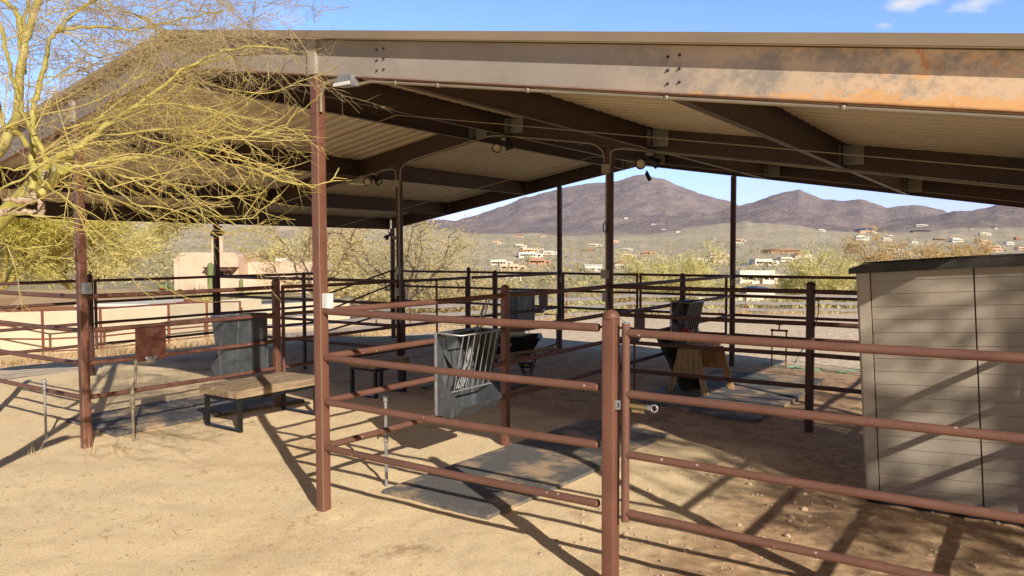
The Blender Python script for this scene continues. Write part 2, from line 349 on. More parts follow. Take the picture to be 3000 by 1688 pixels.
def height(x,y):
    x=np.asarray(x,float);y=np.asarray(y,float)
    D,X,r=geo(x,y)
    Dr=np.maximum(D,r*.25)
    lot=-.1*np.clip(-x-9.5,0,6) - .075*np.clip(y-9,0,4.5) - .012*np.clip(y-13.5,0,30)
    lot=np.maximum(lot,-.75)
    # base plain
    rr=np.array([0,30,38,60,100,150,300,600,1000,1600,2500,4000,9000,20000.])
    br=np.interp(Dr,rr,[0,0,-.4,-3.5,-6.5,-8.5,-11,-9,2,26,52,80,140,200.])
    bl=np.interp(Dr,rr,[0,0,0,-.5,-1.6,-2,-1.5,12,35,60,90,120,140,200.])
    w=ss(850,1450,X)
    z=np.where(Dr<30,lot,lot*0+np.maximum(lot,-.75)+bl*(1-w)+br*w)
    front=ss(-5,20,D)
    n=(fbm(x/60,y/60,4,3)-.5)*ss(80,400,Dr)*6+(fbm(x/400,y/400,4,5)-.5)*ss(500,2500,Dr)*40
    z=z+n
    def ridge(PX,PY,D0,D1,W,seed,spur):
        crest=zy(np.interp(X,PX,PY)+ (fbm(X/26,X*0+seed,3,seed)-.5)*7,D0)
        up=np.clip((Dr-D1)/(D0-D1),0,1)
        dn=np.clip(1-(Dr-D0)/W,0,1)
        prof=np.where(Dr<D0,up**1.2,dn)
        rise=np.maximum(crest-z,0)
        sp=(ridged(x/spur,y/spur,5,seed)-.62)
        h=z+rise*prof+sp*rise*1.0*np.where(Dr<D0,(up*(1-up))**.7*1.5,.15*(1-dn))
        return np.where((Dr>D1)&(dn>0)&(crest>z),h,-1e9)
    for a in ((MX,MY,8000,4200,4000,11,1500.),(NX,NY,6800,3900,2500,23,1100.),(RX,RY,5000,2600,2500,31,800.),(LX,LY,1500,330,1500,41,330.),(HX,HY,2300,1200,900,53,400.)):
        z=np.maximum(z,ridge(*a))
    return z*front+ (1-front)*np.minimum(0,lot)
# ------------------------------------------------------------------ ground and terrain
def polar(name,rad,angs,mat,zoff=0.0,detail=False):
    R,A=np.meshgrid(rad,angs,indexing='ij')
    fwd=0.6026+math.pi/2
    X=CX+R*np.cos(fwd+A); Y=CY+R*np.sin(fwd+A)
    Z=height(X,Y)+zoff
    if detail:
        Z=Z+(fbm(X*1.3,Y*1.3,4,77)-.5)*.05*ss(0,3,R)+(fbm(X*7,Y*7,3,78)-.5)*.018
    nr,na=R.shape
    me=bpy.data.meshes.new(name)
    co=np.stack([X,Y,Z],-1).reshape(-1,3)
    i=np.arange(nr-1)[:,None]*na+np.arange(na-1)[None,:]
    f=np.stack([i,i+na,i+na+1,i+1],-1).reshape(-1,4)
    me.vertices.add(len(co)); me.vertices.foreach_set('co',co.astype(np.float32).ravel())
    me.loops.add(f.size); me.loops.foreach_set('vertex_index',f[:,::-1].astype(np.int32).ravel())
    me.polygons.add(len(f)); me.polygons.foreach_set('loop_start',np.arange(0,f.size,4,dtype=np.int32)); me.polygons.foreach_set('loop_total',np.full(len(f),4,np.int32))
    me.polygons.foreach_set('use_smooth',np.ones(len(f),bool))
    me.update(calc_edges=True); me.materials.append(mat)
    o=bpy.data.objects.new(name,me); COL.objects.link(o); return struct(o)
fine=np.linspace(-.80,.80,560)
full=np.concatenate([np.linspace(-math.pi,-.81,60),fine,np.linspace(.81,math.pi,60)])
polar('ground',np.concatenate([[.05],np.exp(np.linspace(math.log(.4),math.log(44),330))]),full,M['ground'],0,True)
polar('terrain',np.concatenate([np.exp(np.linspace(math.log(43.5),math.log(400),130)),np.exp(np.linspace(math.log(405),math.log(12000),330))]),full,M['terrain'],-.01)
_RR=[0,30,38,60,100];_BR=[0,0,-.4,-3.5,-6.5];_BL=[0,0,0,-.5,-1.6]
def _ip(v,t):
    for i in range(4):
        if v<=_RR[i+1]: return t[i]+(t[i+1]-t[i])*(v-_RR[i])/(_RR[i+1]-_RR[i])
    return t[-1]
def _c(v,a,b): return max(a,min(b,v))
def H(x,y):
    dx=x-CX;dy=y-CY;D=-dx*SY+dy*CYW;rt=dx*CYW+dy*SY;r=math.hypot(dx,dy);Dr=max(D,r*.25)
    if Dr>79: return float(height(np.array([x]),np.array([y]))[0])
    lot=max(-.1*_c(-x-9.5,0,6)-.075*_c(y-9,0,4.5)-.012*_c(y-13.5,0,30),-.75)
    X=1500+FP*_c(rt/Dr,-3,3); t=_c((X-850)/600,0,1);w=t*t*(3-2*t); t=_c((D+5)/25,0,1);fr=t*t*(3-2*t)
    z=lot if Dr<30 else lot+_ip(Dr,_BL)*(1-w)+_ip(Dr,_BR)*w
    return z*fr+(1-fr)*min(0,lot)
def ribbon(name,pts,w,mat,lift=.04):
    P=[Vector((x,y,0)) for x,y in pts]; Q=[]
    for a,b in zip(P[:-1],P[1:]):
        for k in range(6): Q.append(a.lerp(b,k/6))
    Q.append(P[-1]); mb=MB(); vs=[]
    for i,p in enumerate(Q):
        d=(Q[min(i+1,len(Q)-1)]-Q[max(i-1,0)]).normalized(); n=Vector((-d.y,d.x,0))
        for s in (-1,-.3,.3,1):
            q=p+n*w*s/2; vs.append((q.x,q.y,H(q.x,q.y)+lift))
    mb.add(vs,[(i*4+k,i*4+k+1,i*4+4+k+1,i*4+4+k) for i in range(len(Q)-1) for k in range(3)],True)
    return struct(mb.build(name,mat))
ribbon('road',[(-60,5),(-38,16),(-33,21.9),(-30.5,27),(-28,33),(-24,44),(-16,62)],5.0,M['road'],.09)
ribbon('driveway',[(-27,10),(-22.5,16.6),(-20.4,21),(-19.5,27),(-22,34),(-29,36)],3.0,M['road'],.07)
ribbon('far_road',[(-150,470),(-171,560),(-150,620),(-190,700)],9,M['road'],.4)
# ------------------------------------------------------------------ the open barn
W3=-3.775; PK=-1.8875; SL=.167; ZP=3.808
def zb(u): return ZP-SL*abs(u-PK)
EL,ER=-8.70,5.18
V=[0,5.0,10.0]
barn=thing('open_barn','large open-sided brown steel barn with low gable roof on slim square posts','barn',(0,0,0))
def column(x,y,z1,w=.088,z0=-.3):
    h=w/2;r=.012;pl=[]
    for cx,cy,a0 in ((h-r,h-r,0),(-h+r,h-r,90),(-h+r,-h+r,180),(h-r,-h+r,270)):
        for k in range(4):
            a=math.radians(a0+k*30); pl.append((x+cx+r*math.cos(a),y+cy+r*math.sin(a)))
    mb=MB(); n=len(pl); vs=[(p[0],p[1],z0) for p in pl]+[(p[0],p[1],z1) for p in pl]
    mb.add(vs,[(i,(i+1)%n,n+(i+1)%n,n+i) for i in range(n)],True); mb.add(vs[n:],[tuple(range(n))]); mb.add(vs[:n],[tuple(range(n-1,-1,-1))])
    return mb
for u in (EL+.05,W3,0,ER-.05):
    for v in V:
        c=column(u,v,zb(u)-.003 if v==0 else zb(u)-.003).build('column',M['post' if v==0 else 'shaded_post'],barn)
        if v==0:
            column(u,v-.010,zb(u)+.285,.104,zb(u)+.001).build('column_head',M['head'],barn)
            l=MB(); l.box(u+.0405,u+.0455,v-.0455,v-.0405,0.0,zb(u)); l.build('corner_highlight',M['trim'],barn)  # thin pale strip imitating the sun's highlight along the rounded corner
def slopebar(mb,u0,u1,v0,v1,lo,hi):
    """bar following the roof slope between u0 and u1 (one side of the ridge)"""
    z0,z1=zb(u0),zb(u1)
    vs=[(u0,v0,z0+lo),(u1,v0,z1+lo),(u1,v1,z1+lo),(u0,v1,z0+lo),(u0,v0,z0+hi),(u1,v0,z1+hi),(u1,v1,z1+hi),(u0,v1,z0+hi)]
    return mb.add(vs,[(0,3,2,1),(4,5,6,7),(0,1,5,4),(1,2,6,5),(2,3,7,6),(3,0,4,7)])
for v in V:
    for a,b in ((EL,PK),(PK,ER)):
        mb=MB(); sgn=1 if v<10 else -1
        cuts=[a,b]
        if v==0:
            segs=[]; us=sorted([a]+[x for x in (EL+.05,W3,0,ER-.05) if a<x<b]+[b])
            for s,e in zip(us[:-1],us[1:]): segs.append((s+(.054 if s!=a or s==EL else 0),e-(.054 if e!=b or e==ER else 0)))
        else: segs=[(a,b)]
        for s,e in segs:
            slopebar(mb,s,e,v-.035 if v==0 else v-.032*sgn,v-.030 if v==0 else v-.026*sgn,0,.27)
            slopebar(mb,s,e,v-.030 if v==0 else v-.026*sgn,v+.04*sgn,0,.006)
            slopebar(mb,s,e,v-.030 if v==0 else v-.026*sgn,v+.04*sgn,.262,.268)
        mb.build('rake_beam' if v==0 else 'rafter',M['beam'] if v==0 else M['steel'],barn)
PUR=[-6.85,-4.62,-2.24,-1.60,.60,2.88]
for u in PUR+[EL,ER]:
    for j in (0,1):
        mb=MB(); v0=V[j]+.042; v1=V[j+1]-.036
        s=.062 if u!=ER else -.062
        z=zb(u); mb.box(u,u+.005,v0,v1,z+.002,z+.262)
        mb.box(min(u,u+s),max(u,u+s),v0,v1,z-.004,z+.002); mb.box(min(u,u+s),max(u,u+s),v0,v1,z+.262,z+.268)
        mb.build('purlin',M['steel'],barn)
for u in PUR:
    for v in V[1:]:
        if u<-3: continue
        mb=MB(); z=zb(u)
        mb.box(u+.03,u+.245,v-.043,v-.038,z+.03,z+.245); mb.box(u+.006,u+.011,v-.16,v-.044,z+.03,z+.245)
        mb.build('bracket_plate',M['galv_dull'],barn)
for u in PUR:
    uc=u+.12; z=zb(uc)
    for i in (0,1):
        for k in range(3):
            mb=MB(); mb.lathe((uc-.035+.07*i,-.0345,z+.06+.075*k),(0,-1,0),[(.009,0),(.009,.003),(.006,.003),(.006,.011),(0,.011)],8)
            mb.build('bolt',M['black'],barn)
# roof sheets (ribs run down the slope)
def sheet(a,b):
    pitch=.22; v0,v1=-.11,10.11; prof=[]
    y=v0; k=0
    while y<v1:
        for dy,dz in ((0,0),(.045,0),(.070,.032),(.115,.032),(.140,0),(.168,0),(.172,.006),(.178,.006),(.182,0)):
            if y+dy<v1: prof.append((y+dy,dz))
        y+=pitch
    prof.append((v1,0)); us=[a,b]; nn=len(prof)
    mb=MB(); vs=[(u,y,zb(u)+.272+dz) for u in us for (y,dz) in prof]
    mb.add(vs,[(i,i+1,nn+i+1,nn+i) for i in range(nn-1)],False)
    mb.build('roof_underside',M['deck'],barn)
    mb=MB(); vs=[(u,y,zb(u)+.292+dz) for u in us for (y,dz) in prof]
    mb.add(vs,[(i,i+1,nn+i+1,nn+i) for i in range(nn-1)],False)
    mb.build('roof_sheet',M['roof_top'],barn)
sheet(PK,ER+.12); sheet(EL-.12,PK)
for v0,v1 in ((-.128,-.105),(10.105,10.128)):
    for a,b in ((EL-.12,PK),(PK,ER+.12)):
        mb=MB(); slopebar(mb,a,b,v0,v1,.268,.325); mb.build('rake_trim',M['trim'],barn)
for a,b in ((EL-.145,EL-.121),(ER+.121,ER+.145)):
    mb=MB(); z=zb(EL); mb.box(a,b,-.128,10.128,z+.23,z+.305); mb.build('eave_trim',M['trim'],barn)
mb=MB(); z=ZP+.32
mb.add([(PK-.22,-.13,z-.005-.22*SL),(PK,-.13,z+.012),(PK+.22,-.13,z-.005-.22*SL),(PK-.22,10.13,z-.005-.22*SL),(PK,10.13,z+.012),(PK+.22,10.13,z-.005-.22*SL)],[(0,1,4,3),(1,2,5,4)])
mb.build('ridge_cap',M['roof_top'],barn)
for v in (2.93,8.08):
    mb=MB()
    for a,b in ((EL+.06,PK),(PK,ER-.06)):
        slopebar(mb,a,b,v-.011,v+.011,-.014,-.006)
    mb.build('bracing_strap',M['trim'],barn)
# ------------------------------------------------------------------ pipe fencing
RZ=[1.63,1.26,.90,.53]; RR=.0265
def rail(t,a,b,r=RR,m='pipe',cap=True):
    if m=='pipe' and min(a[1],b[1])>4.9 or min(a[0],b[0])<-8: m='shaded_pipe'
    a=Vector(a);b=Vector(b);d=(b-a).normalized();L=(b-a).length
    n=max(2,int(L/.5)); pts=[];rs=[]
    if cap: pts+=[a,a+d*.006];rs+=[r*.7,r*.97]
    for i in range(n+1):
        p=a.lerp(b,i/n)
        if cap and i in(0,): p=a+d*.014
        if cap and i==n: p=b-d*.014
        p=p+Vector((0,0,-.006*math.sin(math.pi*i/n)*(L/2.5)))
        pts.append(p);rs.append(r)
    if cap: pts+=[b-d*.006,b];rs+=[r*.97,r*.7]
    mb=MB(); mb.tube(pts,rs,12)
    # weld collars
    return mb.build('rail',M[m],t)
def spost(t,x,y,top=1.705,w=.078,z0=None,dome=True,m='post'):
    z0=H(x,y)-.2 if z0 is None else z0
    mb=column(x,y,top,w,z0)
    if dome: mb.lathe((x,y,top),(0,0,1),[(w*.62,-.012),(w*.64,0),(w*.52,.022),(w*.3,.036),(0,.041)],12)
    return mb.build('post',M['shaded_post' if (y>4.9 or x<-8) else m],t)
def panel(label,a,b,post=None,pw=.078,group='brown pipe rail panels between the barn posts',rz=RZ,ia=.044,ib=.044):
    a=Vector((a[0],a[1],0));b=Vector((b[0],b[1],0));d=(b-a).normalized()
    t=thing('fence_panel',label,'fence',(a.x,a.y,0),group)
    for z in rz: rail(t,a+d*ia+Vector((0,0,z)),b-d*ib+Vector((0,0,z)))
    if post: spost(t,post[0],post[1],w=pw)
    return t
panel('near front pipe panel from the tall lit post to the short domed gate post',(0,0),(2.55,0),(2.59,0),.086,ib=.04)
panel('pipe panel beside the hay feeder, running back from the tall lit post',(0,0),(0,2.57),(0,2.57),ib=.039)
panel('pipe panel behind the short square post, right of the aisle, up to the middle post',(0,2.57),(0,5),None,ia=.039)
panel('right aisle pipe panel behind the middle post, carrying the brown waterer plate',(0,5),(0,7.56),(0,7.56),ib=.039)
panel('farthest right aisle pipe panel, ending at the far tall post',(0,7.56),(0,10),None,ia=.039)
panel('left aisle pipe panel carrying the brown plate and dark feeder',(W3,0),(W3,2.55),(W3,2.55),.086,ib=.04)
panel('short pipe panel of the left aisle between two posts behind the wheelbarrow',(W3,6.875),(W3,7.62),(W3,7.62),ia=.04,ib=.039)
panel('far left aisle pipe panel next to the dark hay feeder',(W3,7.62),(W3,10),None,ia=.039)
panel('shadow-dappled pipe panel at the left edge, meeting the left tall post',(W3,0),(-6.2,0),(-6.2,0),ib=.039)
panel('near left outer pipe panel seen beyond the left tall post',(EL+.05,0),(EL+.05,2.53),(EL+.05,2.53),ib=.039)
panel('cross pipe panel left of the middle left post, half with the extra upright',(W3,5),(-6.10,5),(-6.10,5),.055,ib=.03)
panel('cross pipe panel meeting the outer left tall post in the barn middle',(-6.10,5),(EL+.05,5),None,ia=.03)
panel('outer left pipe panel between the middle and far bays',(EL+.05,5),(EL+.05,7.52),(EL+.05,7.52),ib=.039)
panel('cross pipe panel right of the middle electrical post, near the sawhorse',(0,5),(2.58,5),(2.58,5),.086,ib=.04)
panel('cross pipe panel running behind the beige shed',(2.58,5),(ER-.05,5),None,ia=.04)
panel('back pipe panel between the left far post and the outer corner post',(W3,10),(-6.25,10),(-6.25,10),.07,ib=.035)
panel('back pipe panel ending at the outer left corner post',(-6.25,10),(EL+.05,10),None,ia=.035)
panel('back pipe panel right of the far tall post, in front of the water hydrant',(0,10),(2.6,10),(2.6,10),.055,ib=.03)
panel('back pipe panel hidden partly by the shed roof',(2.6,10),(ER-.05,10),None,ia=.03)
def gate(label,a,b,rz=RZ,brace=None,cable=False,latch=False,st=.0245,lo=.44,hi=1.655,group='brown pipe stall gates',sag=0,stile_top=True):
    a=Vector((a[0],a[1],0));b=Vector((b[0],b[1],0));d=(b-a).normalized()
    t=thing('pipe_gate',label,'gate',(a.x,a.y,0),group)
    for i,p in enumerate((a,b)):
        mb=MB(); mb.tube([p+Vector((0,0,lo)),p+Vector((0,0,hi))],st,12); mb.build('stile',M['shaded_pipe' if p.y>4.9 or p.x<-8 else 'pipe'],t)
        if i==0 and latch: 
            mb=MB(); mb.tube([p+Vector((0,0,hi)),p+Vector((0,0,hi+.006))],st*.98,12); mb.build('stile_cap',M['galv'],t)
    for z in rz:
        k=rail(t,a+d*st*.8+Vector((0,0,z)),b-d*st*.8+Vector((0,0,z)),.0245,cap=False)
    if brace:
        mb=MB(); p=a.lerp(b,brace); mb.tube([p+Vector((0,0,rz[-1])),p+Vector((0,0,rz[0]))],.018,8); mb.build('upright',M['pipe'],t)
    if cable:
        mb=MB(); mb.tube([a+Vector((0,-.03,hi-.02)),b+Vector((0,-.03,lo+.05))],.004,5); mb.build('gate_cable',M['black'],t)
    return t
g=gate('near stall gate with brass spring latch, in front of the beige shed',(2.69,0),(5.04,0),[1.61,1.24,.87,.51],latch=True,lo=.455,hi=1.665)
mb=MB(); y=0; 
mb.tube([(2.71,0,1.17),(2.835,0,1.17)],.0135,12); mb.tube([(2.735,0,1.141),(2.81,0,1.141)],.010,10)
mb.build('latch_barrel',M['brass'],g)
mb=MB(); mb.tube([(2.835,0,1.17),(2.850,0,1.17)],.016,12)
mb.tube([(2.876+.021*math.cos(a*math.pi/8),0,1.17+.021*math.sin(a*math.pi/8)) for a in range(17)],.0055,8,False); mb.build('latch_ring',M['galv'],g)
mb=MB(); mb.box(2.632,2.650,-.028,-.022,1.14,1.20); mb.box(2.650,2.664,-.028,.02,1.185,1.197); mb.box(2.650,2.664,-.028,.02,1.143,1.155); mb.box(2.660,2.665,-.028,.02,1.155,1.185); mb.build('latch_keeper',M['galv'],g)
gate('gate in the left aisle line, just behind the short domed post',(W3,2.665),(W3,4.93))
gate('far gate of the left aisle line behind the middle left post',(W3,5.08),(W3,6.74),brace=.5)
gate('gate in the near left outer fence, before the beige wall',(EL+.05,2.62),(EL+.05,4.92))
gate('left leaf of the closed gates across the far end of the aisle',(W3+.09,10),(-1.95,10),cable=True)
gate('right leaf of the closed gates across the far end of the aisle',(-.12,10),(-1.88,10),cable=False)
mb=MB(); mb.tube([(-1.9,9.96,1.60),(-.15,9.96,.53)],.004,5)
t=thing('sagging_gate','sagging pipe gate with slanting rails at the outer left far corner','gate',(EL+.05,7.62,0),'brown pipe stall gates')
for (v0,z0,v1,z1) in ((7.66,1.11,9.93,1.63),(7.66,.73,9.93,1.28),(7.66,.28,9.93,.60)):
    mb=MB(); mb.tube([(EL+.05,v0,z0),(EL+.05,v1,z1)],.022,8); mb.build('rail',M['pipe'],t)
for v0,z0,z1 in ((7.66,.26,1.13),(9.93,.58,1.65)):
    mb=MB(); mb.tube([(EL+.05,v0,z0),(EL+.05,v0,z1)],.022,8); mb.build('stile',M['pipe'],t)
# ------------------------------------------------------------------ rubber mats
def mat_(name,label,pts,th=.016,wave=0,group='black rubber stall mats'):
    cx=sum(p[0] for p in pts)/len(pts);cy=sum(p[1] for p in pts)/len(pts)
    nx=22;mb=MB();A_,B_,C_,D_=[Vector((p[0],p[1],0)) for p in pts];vs=[]
    for i in range(nx+1):
        for j in range(nx+1):
            s=i/nx;q=j/nx; p=A_.lerp(B_,s).lerp(D_.lerp(C_,s),q)
            e=Vector(((random.random()-.5),(random.random()-.5),0))*.008 if (i in(0,nx) or j in (0,nx)) else Vector((0,0,0))
            p=p+e
            z=(.034 if cx<-3 else .014)+th+wave*(max(0,s-.55)**1.2)*(.5+.5*math.sin(q*15+s*2))+(float(fbm(np.array([p.x*2]),np.array([p.y*2]),2,9)[0])-.5)*.012
            vs.append((p.x,p.y,z))
    n=nx+1
    mb.add(vs,[(i*n+j,(i+1)*n+j,(i+1)*n+j+1,i*n+j+1) for i in range(nx) for j in range(nx)],True)
    edge=[(i,0) for i in range(nx)]+[(nx,j) for j in range(nx)]+[(i,nx) for i in range(nx,0,-1)]+[(0,j) for j in range(nx,0,-1)]
    ev=[vs[i*n+j] for i,j in edge]; m_=len(ev)
    mb.add(ev+[(x,y,z-th-.04) for x,y,z in ev],[(i,(i+1)%m_,m_+(i+1)%m_,m_+i) for i in range(m_)])
    o=mb.build('rubber_mat',M['mat'],None,(cx,cy,0)); return tag(o,label,'mat',group)
mat_('m','dusty rubber mat with a sand patch, under the front rails, by the hay feeder',[(.06,.62),(1.22,.60),(1.30,2.42),(.08,2.46)])
mat_('m','rubber mat behind the domed gate post, half buried in sand',[(.06,2.50),(1.28,2.47),(1.31,3.95),(.14,4.18)],.004)
mat_('m','wrinkled rubber mat beside the sawhorse, nearer one',[(.02,5.6),(1.93,5.08),(1.98,6.9),(.06,7.1)],.018,.05)
mat_('m','wrinkled rubber mat behind the sawhorse with its corner in sun',[(.10,7.14),(1.97,6.94),(1.92,8.8),(.14,8.8)],.018,.05)
mat_('m','rubber mat under the brown waterer plate, crossed by branch shadows',[(-5.2,.45),(-3.92,.40),(-3.92,1.75),(-5.3,1.8)],.012)
mat_('m','rubber mat between the left panel and the near bench',[(-5.2,1.84),(-3.86,1.78),(-3.70,2.95),(-5.2,3.1)],.012)
mat_('m','dark rubber mat in shade beside the far bench',[(-3.1,4.7),(-1.9,4.7),(-1.8,6.2),(-3.0,6.2)],.012)
# ------------------------------------------------------------------ hay feeders
def feeder(label,W=.64,bright=True):
    t=thing('hay_feeder',label,'feeder',(0,0,0),'metal hay feeders')
    mt=M['feeder']
    mb=MB(); mb.box(0,.006,0,W,0,.79)
    mb.add([(.007,.10,.60),(.007,W-.08,.60),(.10,W-.16,.42),(.10,.16,.42)],[(0,1,2,3)])
    mb.add([(.007,.0,.79),(.007,.10,.60),(.007,W-.08,.60),(.007,W,.79),(.13,W-.02,.785),(.13,.02,.785)],[(0,1,2,3,4,5)])
    mb.build('back_panel',mt,t)
    side=[(.006,0),(.226,0),(.335,.108),(.006,.41)]
    for y in (0,W-.004):
        mb=MB(); mb.prism(side,1,y,y+.004); mb.build('trough_side',mt,t)
    mb=MB(); mb.prism([(.006,.41),(.19,.24),(.31,.775),(.006,.79)],1,W-.010,W-.006); mb.build('rack_side',mt,t)
    mb=MB(); mb.box(.006,.226,.004,W-.004,-.002,.003)
    mb.add([(.226,.004,.0),(.226,W-.004,.0),(.335,W-.004,.108),(.335,.004,.108),(.222,.004,.004),(.222,W-.004,.004),(.331,W-.004,.112),(.331,.004,.112)],[(0,1,2,3),(4,7,6,5),(2,6,7,3)])
    mb.build('trough',mt,t)
    mb=MB(); mb.tube([(.004,.004,.787),(.31,.004,.775),(.31,W-.006,.775),(.004,W-.006,.787)],.009,8); mb.build('top_rim',M['galv'],t)
    for k in range(7):
        y=.05+k*(W-.1)/6; mb=MB(); mb.tube([(.305,y,.77),(.185,y,.235)],.0055,6); mb.build('rack_bar',M['galv'],t)
    mb=MB(); mb.tube([(.19,.0,.235),(.19,W-.004,.235)],.009,8); mb.build('rack_rail',M['galv'],t)
    mb=MB(); mb.box(-.002,.030,-.007,-.003,.0,.79); mb.box(-.004,-.001,-.006,.0,.0,.79); mb.build('mounting_strip',M['galv'],t)
    return t
f0=feeder('silvery hay feeder with a sunlit trough on the near right aisle panel')
f0.location=(.032,1.365,.548)
mb=MB()
for z in (.70,.775):
    mb.tube([(.07,1.352,z+.55-.02),(.004,1.352,z+.55-.02),(-.030,1.352,z+.55-.02)],.006,6)
dup(f0,(W3-.032,2.42,.50),'dark streaked hay feeder seen from behind on the left aisle panel',math.pi)
dup(f0,(W3-.032,9.05,.52),'bluish hay feeder seen from behind on the far left aisle panel',math.pi)
dup(f0,(.032,6.98,.53),'shaded hay feeder on the right aisle panel, above the leaning black board')
# long handled tools standing in the near feeder
for k,(a,b) in enumerate((((.20,1.47,.80),(.10,2.02,1.50)),((.215,1.52,.80),(.06,2.10,1.56)),((.21,1.56,.81),(.09,2.17,1.62)),((.20,1.50,.80),(.14,2.05,1.62)))):
    mb=MB(); mb.tube([a,b],.0075,7)
    d=(Vector(b)-Vector(a)).normalized()
    o=mb.build('long_handle',M['galv'],None,a)
    tag(o,'thin bright metal rod leaning in the near hay feeder','rod','metal rods leaning in the near hay feeder')
# ------------------------------------------------------------------ waterers
def waterer(label,y0,y1,u,s,z0=.855,z1=1.235,pipe=None):
    t=thing('stall_waterer',label,'waterer',(u,(y0+y1)/2,z0),'stall waterers behind brown guard plates')
    mb=MB(); mb.box(u+s*.030 if s>0 else u-.036,u+.036 if s>0 else u-.030,y0,y1,z0,z1); mb.build('guard_plate',M['plate'],t)
    mb=MB(); c=(u-s*.09,(y0+y1)/2,z0+.02); mb.lathe(c,(0,0,1),[(.02,-.075),(.10,-.07),(.135,-.03),(.15,.03),(.14,.03),(.12,-.02),(.02,-.05)],20); mb.build('bowl',M['galv'],t)
    return t
w=waterer('brown waterer guard plate on the left aisle panel above an S-bent pipe',.56,.93,W3,1)
waterer('brown waterer guard plate in shade on the right aisle panel',5.70,6.05,0,1)
waterer('small brown waterer guard plate on the far left aisle panel',9.12,9.46,W3,1,.87,1.22)
def pipe(name,label,pts,r,mt,extra=None):
    t=thing(name,label,'pipe',pts[0])
    mb=MB(); mb.tube(pts,r,10); mb.build('riser',mt,t)
    if extra: extra(t)
    return t
def coll(*zs):
    def f(t):
        x,y,_=t['_o']
        for z in zs:
            mb=MB(); mb.lathe((x,y,z),(0,0,1),[(.014,-.03),(.021,-.03),(.023,-.01),(.019,0),(.023,.01),(.021,.03),(.014,.03)],10); mb.build('coupling',mt_,t)
    return f
mt_=M['galv']
def tap(t):
    coll(.79,.42)(t)
    x,y,_=t['_o']; mb=MB(); mb.tube([(x,y,.44),(x-.05,y-.03,.45)],.012,8); mb.build('spout',M['brass'],t)
    mb=MB(); mb.lathe((x-.055,y-.033,.45),(-.85,-.5,0),[(0,0),(.028,.002),(.03,.008),(.028,.014),(0,.016)],10); mb.build('tap_wheel',M['red'] if False else M['dead_wood'],t)
pipe('water_riser','galvanised water pipe with a tap behind the near front rails',[(-.073,.80,-.1),(-.073,.80,.4),(-.073,.80,.80)],.015,M['galv'],tap)
pipe('water_riser','galvanised pipe standing left of the left tall post',[(-4.417,-.123,-.1),(-4.417,-.123,.4),(-4.417,-.123,.68)],.014,M['galv'],coll(.66,.60))
def brk(t):
    mb=MB(); mb.lathe((-3.533,.392,.42),(0,0,1),[(.017,-.05),(.026,-.05),(.026,.05),(.017,.05)],10); mb.lathe((-3.533,.392,.55),(0,0,1),[(.017,-.03),(.024,-.03),(.024,.03),(.017,.03)],10); mb.build('coupling',M['conduit'],t)
pipe('water_riser','dark S-bent pipe rising to the left waterer plate',[(-3.533,.392,-.1),(-3.533,.392,.3),(-3.533,.392,.56),(-3.54,.40,.60),(-3.60,.45,.63),(-3.64,.49,.66),(-3.645,.50,.72),(-3.65,.51,.90)],.0155,M['conduit'],brk)
pipe('water_riser','thin dark pipe under the shaded right waterer plate',[(-.05,5.88,-.1),(-.05,5.88,.3),(-.05,5.88,.83)],.015,M['post'])
pipe('water_riser','thin rusty pipe with a square bend by the far left waterer',[(W3+.35,9.3,-.1),(W3+.35,9.3,.3),(W3+.35,9.3,.80),(W3+.05,9.3,.80)],.014,M['post'])
# ------------------------------------------------------------------ benches
def bench(label,x0,x1,y0,y1,z):
    t=thing('bench',label,'bench',((x0+x1)/2,(y0+y1)/2,0),'timber benches on black steel frames')
    # thick slab with rough, uneven long edges
    mb=MB(); nb=3; w=(x1-x0)/nb; rnd=random.Random(int(x0*100))
    ny=14
    for i in range(nb):
        a=x0+i*w+.002;b_=x0+(i+1)*w-.002
        vs=[]
        for j in range(ny+1):
            y=y0+(y1-y0)*j/ny; ea=rnd.uniform(-.012,.004) if i==0 else 0; eb=rnd.uniform(-.004,.012) if i==nb-1 else 0
            zz=z+rnd.uniform(-.004,.002); zl=z-.095
            vs+=[(a+ea,y,zl),(b_+eb,y,zl),(b_+eb*.4,y,zz-.008),(b_-.008,y,zz),(a+.008,y,zz),(a+ea*.4,y,zz-.008)]
        fs=[(j*6+k,j*6+(k+1)%6,(j+1)*6+(k+1)%6,(j+1)*6+k) for j in range(ny) for k in range(6)]+[tuple(range(5,-1,-1)),tuple(ny*6+k for k in range(6))]
        mb.add(vs,fs)
    mb.build('bench_top',M['bench_wood'],t)
    s=.045
    for y in (y0+.07,y1-.07):
        mb=MB(); 
        mb.box(x0+.03,x0+.03+s,y-s/2,y+s/2,.0,z-.098); mb.box(x1-.03-s,x1-.03,y-s/2,y+s/2,.0,z-.098)
        mb.box(x0+.03+s,x1-.03-s,y-s/2,y+s/2,.005,.005+s*.6); mb.box(x0+.03+s,x1-.03-s,y-s/2,y+s/2,z-.098-s,z-.0985)
        mb.build('leg_frame',M['black'],t)
    for x in (x0+.03,x1-.03-s):
        mb=MB(); mb.box(x+.002,x+s-.002,y0+.07+s/2,y1-.07-s/2,z-.098-s,z-.099); mb.build('side_rail',M['black'],t)
    return t
bench('sunlit thick timber bench on a black frame beside the tall post',-3.62,-2.88,1.27,2.55,.50)
bench('shaded timber bench on black legs further back in the aisle',-3.60,-3.02,3.64,4.38,.53)
